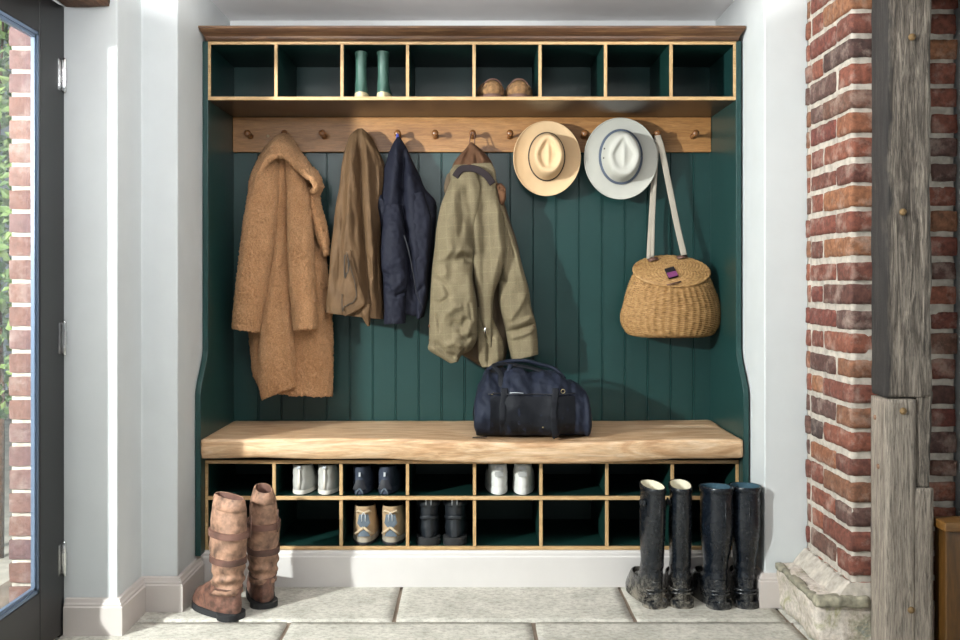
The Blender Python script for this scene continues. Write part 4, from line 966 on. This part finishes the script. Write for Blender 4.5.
# tall brown leather boots
def brown_boot(label):
    t = thing('riding_boot', label, 'boot', (0, 0, 0), 'tall brown leather boots beside the shoe rack')
    def wr(p):
        z = p.z; d = 0
        if .07 < z < .17: d += .0045*math.sin((z+.25*p.y+.12*p.x)*165)*math.exp(-((z-.115)/.03)**2)
        d += .006*noise.noise(Vector((p.x*22, p.y*22, z*14)))+.0025*noise.noise(Vector((p.x*60, p.y*60, z*36)))
        return d
    shell('shaft', [(.075, .004, .112, .042, 0, 0, 0), (.10, .004, .098, .041, 0, 0, 0), (.13, .002, .098, .044, 0, 0, 0), (.17, -.002, .104, .046, 0, 0, 0), (.22, -.010, .112, .049, 0, 0, 0), (.28, -.018, .112, .046, .03, 0, 0), (.335, -.018, .108, .036, .05, 0, 0), (.368, -.018, .106, .026, .06, 0, 0)], M['suede'], t, wr=wr, nv=110, lining=M['strap_dk'], deep=.12, n=64)
    shell('foot', [(.018, 0, .220, .040, 0, 0, .5), (.035, -.002, .219, .042, 0, 0, .5), (.055, -.001, .205, .041, 0, 0, .45), (.072, .002, .172, .0415, .02, 0, .3), (.088, .002, .138, .0425, .08, 0, .1), (.098, .002, .115, .043, .1, 0, 0)], M['suede_dk'], t, nzs=(.003, 40), deep=.01, n=64)
    sole(t, .222, .043, .02, M['sole'])
    mb = MB(); rr_ = [foot_ring((z, -.003, .075, .043, 0, 0, 0)) for z in (-.0005, .018)]; mb.grid_loop(rr_); mb.build('heel', M['sole'], t)
    for z, hw, y0, y1, sl in ((.258, .0485, -.0175, .1125, .03), (.178, .0470, -.0045, .106, .06)):
        mb = MB(); rr_ = [foot_ring((z+dz, y0-g, y1+g, hw+g, sl, 0, 0), 64) for dz, g in ((-.010, -.002), (-.009, .0042), (.009, .0042), (.010, -.002))]; mb.grid_loop(rr_); mb.build('strap', M['strap_dk'], t, smooth=True, angle=50)
    mb = MB(); rr_ = [foot_ring((z, -.018-g, .107+g, w_+g, .06, 0, 0), 64) for z, w_, g in ((.330, .037, -.002), (.332, .037, .0025), (.350, .0315, .0025), (.364, .0275, .0022), (.368, .026, .001))]; mb.grid_loop(rr_, False, False); mb.build('cuff_band', M['suede'], t, smooth=True)
    for k in range(4):
        pass
    mb = MB(); mb.tube([(.035, -.010, .24), (.036, -.0135, .27), (.036, -.015, .31)], .0022, 8); mb.build('side_lacing', M['strap_dk'], t, smooth=True)
    return t
b1 = brown_boot('tall tan and brown leather boot standing nearest the left skirting')
place(b1, (-.706, -.360, 0), math.radians(50))
dup(b1, 'tall tan leather boot behind its pair, touching the oak rack edge', (-.645, -.262, 0), math.radians(20))

# wellingtons
def welly(label, rub, lin_, kind, group):
    t = thing('wellington_boot', label, 'boot', (0, 0, 0), group)
    def wr(p):
        z = p.z; d = .0022*noise.noise(Vector((p.x*20, p.y*20, z*10)))
        if .07 < z < .14: d += .0022*math.sin((z+.2*p.y)*150)*math.exp(-((z-.105)/.022)**2)
        return d
    if kind == 0: R = [(.016, .0, .235, .034, 0, 0, .55), (.03, -.002, .234, .037, 0, 0, .55), (.05, .0, .215, .0375, 0, 0, .5), (.072, .004, .165, .036, 0, 0, .3), (.095, .007, .115, .034, 0, 0, .1), (.125, .006, .098, .033, 0, 0, 0), (.18, .002, .1, .034, 0, 0, 0), (.26, -.004, .106, .036, 0, 0, 0), (.34, -.006, .104, .0345, .05, 0, 0), (.378, -.006, .104, .0345, .10, 0, 0)]
    else: R = [(.016, .0, .235, .034, 0, 0, .55), (.03, -.002, .234, .037, 0, 0, .55), (.05, .0, .215, .037, 0, 0, .5), (.072, .004, .165, .036, 0, 0, .3), (.095, .008, .115, .034, 0, 0, .1), (.125, .007, .1, .034, 0, 0, 0), (.18, -.004, .104, .039, 0, 0, 0), (.26, -.014, .112, .046, 0, 0, 0), (.34, -.014, .11, .046, -.02, 0, 0), (.376, -.014, .11, .047, -.05, 0, 0)]
    sh_ = shell('shaft', R, rub, t, wr=wr, nv=120, lining=lin_, deep=.16, n=56, th=.0028)
    sole(t, .236, .037, .018, rub, tp=.55)
    mb = MB(); mb.grid_loop([foot_ring((z, -.005, .07, .0385, 0, 0, 0)) for z in (-.0005, .002, .018, .021)]); mb.build('heel', rub, t, smooth=True, angle=50)
    l = R[-1]; g = .0022
    mb = MB(); rr_ = [foot_ring((l[0]+dz, l[1]-gg, l[2]+gg, l[3]+gg, l[4], 0, 0), 56) for dz, gg in ((-.016, 0), (-.015, g), (-.001, g), (.001, .001))]; mb.grid_loop(rr_, False, False); mb.build('top_band', rub, t, smooth=True)
    mb = MB(); mb.tube([(0, -.0045 if kind == 0 else -.002, .03)]+[(0, R[i][1]-.0012, R[i][0]) for i in range(4, len(R)-1)], .0014, 6); mb.build('back_seam', rub, t, smooth=True)
    for z_ in (.045, .056):
        mb = MB(); rr_ = [foot_ring((z_+dz, .001-gg, .075, .037+gg, .0, 0, 0), 56)[28:57] for dz, gg in ((-.003, 0), (0, .0025), (.003, 0))]; mb.sheet(rr_); mb.build('heel_rib', rub, t, smooth=True)
    if kind == 0:
        mb = MB(); mb.tube([(-.036, .02, .325), (-.0405, .03, .327), (-.0405, .05, .327), (-.036, .062, .325)], 1, 8, flat=(.009, .002), up=(-1, 0, 0)); mb.build('side_strap', rub, t, smooth=True)
        mb = MB(); mb.tube([Vector((-.043, .04+.009*math.cos(a), .327+.009*math.sin(a))) for a in [2*PI*k/20 for k in range(21)]], .0016, 8); mb.build('buckle', M['sole'], t, smooth=True)
    return t
G1 = 'black wellington boots with cream lining'; G2 = 'navy wellington boots with teal lining'
w1 = welly('muddy black wellington with cream lining, leftmost of the four wellingtons', M['welly'], M['cream'], 0, G1)
place(w1, (.584, -.262, 0), math.radians(13))
dup(w1, 'black wellington with cream lining, second from left beside its muddier pair', (.660, -.258, 0), math.radians(-3))
w2 = welly('navy black wellington with teal lining, third from left, toe turned left', M['welly2'], M['teal_lin'], 1, G2)
place(w2, (.783, -.272, 0), math.radians(12))
dup(w2, 'navy black wellington with teal lining, rightmost boot beside the white wall', (.863, -.262, 0), math.radians(-4))
for i, o in enumerate([c for c in S.objects if c.name.startswith('wellington_boot')]): pass

# small green wellingtons in the upper pigeonhole
zf = zb+.0137
def kid(label):
    t = thing('child_wellington', label, 'boot', (0, 0, 0), 'small sage green wellingtons in the upper pigeonhole')
    shell('shaft', [(.018, 0, .125, .0245, 0, 0, .5), (.024, 0, .124, .0250, 0, 0, .5), (.034, .002, .1, .0225, 0, 0, .3), (.05, .005, .066, .0200, 0, 0, 0), (.08, .006, .062, .0182, 0, 0, 0), (.12, .003, .064, .0185, 0, 0, 0), (.158, .001, .066, .0195, 0, 0, 0)], M['kid'], t, nv=60, lining=M['dark_in'], deep=.04, th=.002)
    sole(t, .126, .0245, .019, M['gum'])
    mb = MB(); mb.grid_loop([foot_ring((z, -.0015, .068, .0212, 0, 0, 0)) for z in (.148, .149, .156, .158)], False, False); mb.build('top_band', M['kid'], t, smooth=True); return t
k1 = kid('small sage green wellington, the left one in the upper pigeonhole'); place(k1, (PX(360.5, .01), .009, zf-.0015), math.radians(3))
dup(k1, 'small sage green wellington, the right one in the upper pigeonhole', (PX(382, .01), .009, zf-.0015), math.radians(-2))

# low shoes, heel towards the room
def low_shoe(name, label, cat, group, L, wd, hh, up, sl_m, sth, lin_=None, dip=.02, tp=.5):
    t = thing(name, label, cat, (0, 0, 0), group)
    shell('upper', [(sth-.002, 0, L, wd*.96, 0, 0, tp), (sth+.012, -.001, L-.002, wd*1.02, 0, 0, tp), (sth+.03, .002, L-.025, wd*.98, 0, 0, tp*.7), (sth+.045, .004, L*.74, wd*.9, 0, 0, tp*.3), (hh*.85, .003, L*.56, wd*.82, .04, 0, 0), (hh, .001, L*.50, wd*.78, -dip*8, 0, 0)], up, t, nv=46, lining=lin_ or M['dark_in'], deep=hh*.45, nzs=(.0015, 45))
    sole(t, L+.003, wd, sth, sl_m, y0=-.0015, tp=tp); return t
FL2, FL1 = z1+.0045, z0+.0085
def heel_ring(L, wd, z, g, tp=.5, half=.42, n=44):
    r = foot_ring((z, 0-g, L+g, wd+g, 0, 0, tp), n); k0 = int(n*(.75-half/2)); k1_ = int(n*(.75+half/2)); return r[k0:k1_+1]
def heel_patch(t, name, m_, zs, wds, ysh, half=.2):
    rows = []
    for z, wd, yb in zip(zs, wds, ysh):
        rows.append([Vector((x, yb-.0018+.35*abs(x)**2/.03, z)) for x in np.linspace(-wd, wd, 13)])
    mb = MB(); mb.sheet(rows); back = [[p+Vector((0, .004, 0)) for p in r][::-1] for r in rows]; mb.sheet(back); return mb.build(name, m_, t, smooth=True)
# grey canvas trainers
g = low_shoe('grey_trainer', 'pale grey canvas trainer, left one in the second upper shoe hole', 'shoe', 'grey trainers in the shoe rack',   .215, .040, .094, M['grey_shoe'], M['white_sole'], .014, dip=.012)
mb = MB(); mb.tube([(0, -.0035, .02), (0, -.004, .05), (0, -.001, .09)], 1, 8, flat=(.004, .0012), up=(0, -1, 0)); mb.build('heel_seam', M['white_sole'], g, smooth=True)
mb = MB(); mb.tube([(0, .0, .086), (0, -.006, .092), (0, -.002, .099), (0, .004, .095)], 1, 8, flat=(.006, .0012), up=(0, -1, 0)); mb.build('pull_tab', M['grey_lt'], g, smooth=True)
place(g, (PX(299, -.015), -.012, FL2), math.radians(-3))
dup(g, 'pale grey canvas trainer, right one in the second upper shoe hole', (PX(324.5, -.015), -.014, FL2), math.radians(-4))
# navy trainers
g = low_shoe('navy_trainer', 'dark navy running shoe, left one above the hiking shoes', 'shoe', 'navy running shoes in the shoe rack', .23, .0365, .088, M['navy_shoe'], M['navy_shoe'], .022, dip=.012)
heel_patch(g, 'heel_counter', M['navy_dark'], (.018, .034, .05), (.024, .018, .012), (-.003, -.002, .001))
heel_patch(g, 'heel_tab', M['grey_lt'], (.062, .076), (.003, .003), (-.003, -.003))
for s_ in (-1, 1):
    mb = MB(); mb.tube([(s_*.012, -.0035, .002), (s_*.009, -.004, .012), (0, -.0045, .022)], .0028, 8); mb.build('sole_ridge', M['hike_g'], g, smooth=True)
place(g, (PX(359.5, -.015), -.010, FL2), math.radians(-1)); dup(g, 'dark navy running shoe, right one above the hiking shoes', (PX(384.5, -.015), -.008, FL2), math.radians(-5))
# hiking shoes
g = low_shoe('hiking_shoe', 'sand and blue-grey hiking shoe, left one under the navy running shoes', 'shoe', 'hiking shoes in the shoe rack', .24, .0455, .126, M['hike'], M['hike_s'], .026, dip=.008)
heel_patch(g, 'heel_panel', M['hike_g'], (.030, .045, .052), (.022, .013, .003), (-.003, -.002, -.0015))
heel_patch(g, 'mesh_panel', M['hike_g'], (.062, .075, .092, .104), (.012, .022, .018, .016), (-.0025, -.003, -.003, -.003))
for a, b in (((-.03, .004, .038), (0, -.0065, .062)), ((.03, .004, .038), (0, -.0065, .062))):
    mb = MB(); mb.tube([a, (Vector(a)+Vector(b))/2+Vector((0, -.004, 0)), b], 1, 8, flat=(.004, .0015), up=(0, -1, 0)); mb.build('chevron', M['hike_l'], g, smooth=True)
mb = MB(); mb.tube([(-.024, .006, .112), (-.018, -.0005, .117), (0, -.004, .110), (.018, -.0005, .117), (.024, .006, .112)], .004, 8); mb.build('collar', M['hike_l'], g, smooth=True)
mb = MB(); mb.tube([(-.006, -.004, .082), (-.006, -.007, .104), (0, -.007, .112), (.006, -.007, .104), (.006, -.004, .082)], .0018, 8); mb.build('pull_loop', M['grey_lt'], g, smooth=True)
sole(g, .245, .0462, .010, M['sole'], name='outsole', y0=-.003)
place(g, (PX(363.5, -.02), -.016, FL1), math.radians(2)); dup(g, 'sand and blue-grey hiking shoe, right one touching the oak divider', (PX(390.5, -.02), -.016, FL1), math.radians(-4))
# black ankle boots
t = thing('ankle_boot', 'black leather ankle boot, left one in the fourth lower shoe hole', 'boot', (0, 0, 0), 'black ankle boots in the shoe rack')
shell('upper', [(.024, 0, .245, .039, 0, 0, .4), (.036, -.001, .243, .042, 0, 0, .4), (.055, .001, .2, .040, 0, 0, .3), (.075, .006, .14, .037, 0, 0, .1), (.1, .009, .11, .0345, 0, 0, 0), (.13, .008, .105, .0365, 0, 0, 0), (.148, .006, .105, .038, 0, 0, 0)], M['blk'], t, nv=60, lining=M['dark_in'], deep=.05, nzs=(.002, 40))
sole(t, .25, .040, .012, M['sole']); mb = MB(); mb.grid_loop([foot_ring((z, -.004, .07, .041, 0, 0, 0)) for z in (-.0004, .001, .024, .026)]); mb.build('heel', M['sole'], t, smooth=True, angle=50)
heel_patch(t, 'back_strip', M['blk'], (.03, .07, .11, .15), (.008, .006, .006, .008), (-.002, .002, .005, .002))
mb = MB(); mb.tube([(-.008, .004, .135), (-.009, -.003, .154), (0, -.004, .158), (.009, -.003, .154), (.008, .004, .135)], .002, 8); mb.build('pull_loop', M['grey_lt'], t, smooth=True)
mb = MB(); mb.tube([(-.034, .03, .088), (-.02, .003, .092), (0, -.0005, .095), (.02, .003, .092), (.034, .03, .088)], 1, 8, flat=(.007, .0018), up=(0, -1, 0)); mb.build('ankle_strap', M['blk'], t, smooth=True)
mb = MB(); mb.grid_loop([foot_ring((z, .006-g_, .105+g_, .038+g_, 0, 0, 0)) for z, g_ in ((.128, 0), (.129, .003), (.146, .003), (.148, .001))], False, False); mb.build('padded_collar', M['blk'], t, smooth=True)
place(t, (PX(428.5, -.02), -.018, FL1), math.radians(3)); dup(t, 'black leather ankle boot, right one in the fourth lower shoe hole', (PX(454.5, -.02), -.018, FL1), math.radians(-2))
# white trainers
g = low_shoe('white_trainer', 'clean white leather trainer, left one under the duffel bag', 'shoe', 'white trainers in the shoe rack', .23, .0385, .097, M['white'], M['white'], .024, dip=.012)
heel_patch(g, 'heel_tab', M['silver'], (.062, .070, .079), (.012, .015, .012), (-.003, -.003, -.003))
heel_patch(g, 'collar_tab', M['grey_lt'], (.086, .096), (.016, .010), (-.001, -.001))
place(g, (PX(499, -.015), -.014, FL2), math.radians(3)); dup(g, 'clean white leather trainer, right one under the duffel bag', (PX(522.5, -.015), -.014, FL2), math.radians(-5))
# tan suede slippers with the toes out
def slipper(label):
    t = thing('suede_shoe', label, 'shoe', (0, 0, 0), 'tan suede shoes in the upper pigeonhole')
    shell('upper', [(.010, 0, .2, .045, 0, 0, -.35), (.024, -.002, .2, .047, 0, 0, -.35), (.042, .006, .2, .044, 0, 0, -.3), (.056, .018, .2, .036, 0, 0, -.2), (.065, .036, .198, .024, .0, 0, -.1), (.070, .06, .19, .014, .0, 0, 0)], M['slip'], t, nv=46, lining=M['dark_in'], deep=.02, nzs=(.005, 60))
    sole(t, .2, .045, .012, M['strap_dk'], tp=-.3)
    mb = MB(); mb.tube([Vector((.036*math.cos(a), .012+.03*(1-math.sin(a)), .030+.034*math.sin(a))) for a in [PI*k/20 for k in range(21)]], .0022, 8); mb.build('stitching', M['strap_dk'], t, smooth=True)
    return t
s1 = slipper('tan suede shoe, the left one in the upper pigeonhole'); place(s1, (PX(493.5, .01), .006, zf-.0015), math.radians(6))
dup(s1, 'tan suede shoe, the right one in the upper pigeonhole', (PX(519, .01), .006, zf-.0015), math.radians(-2))
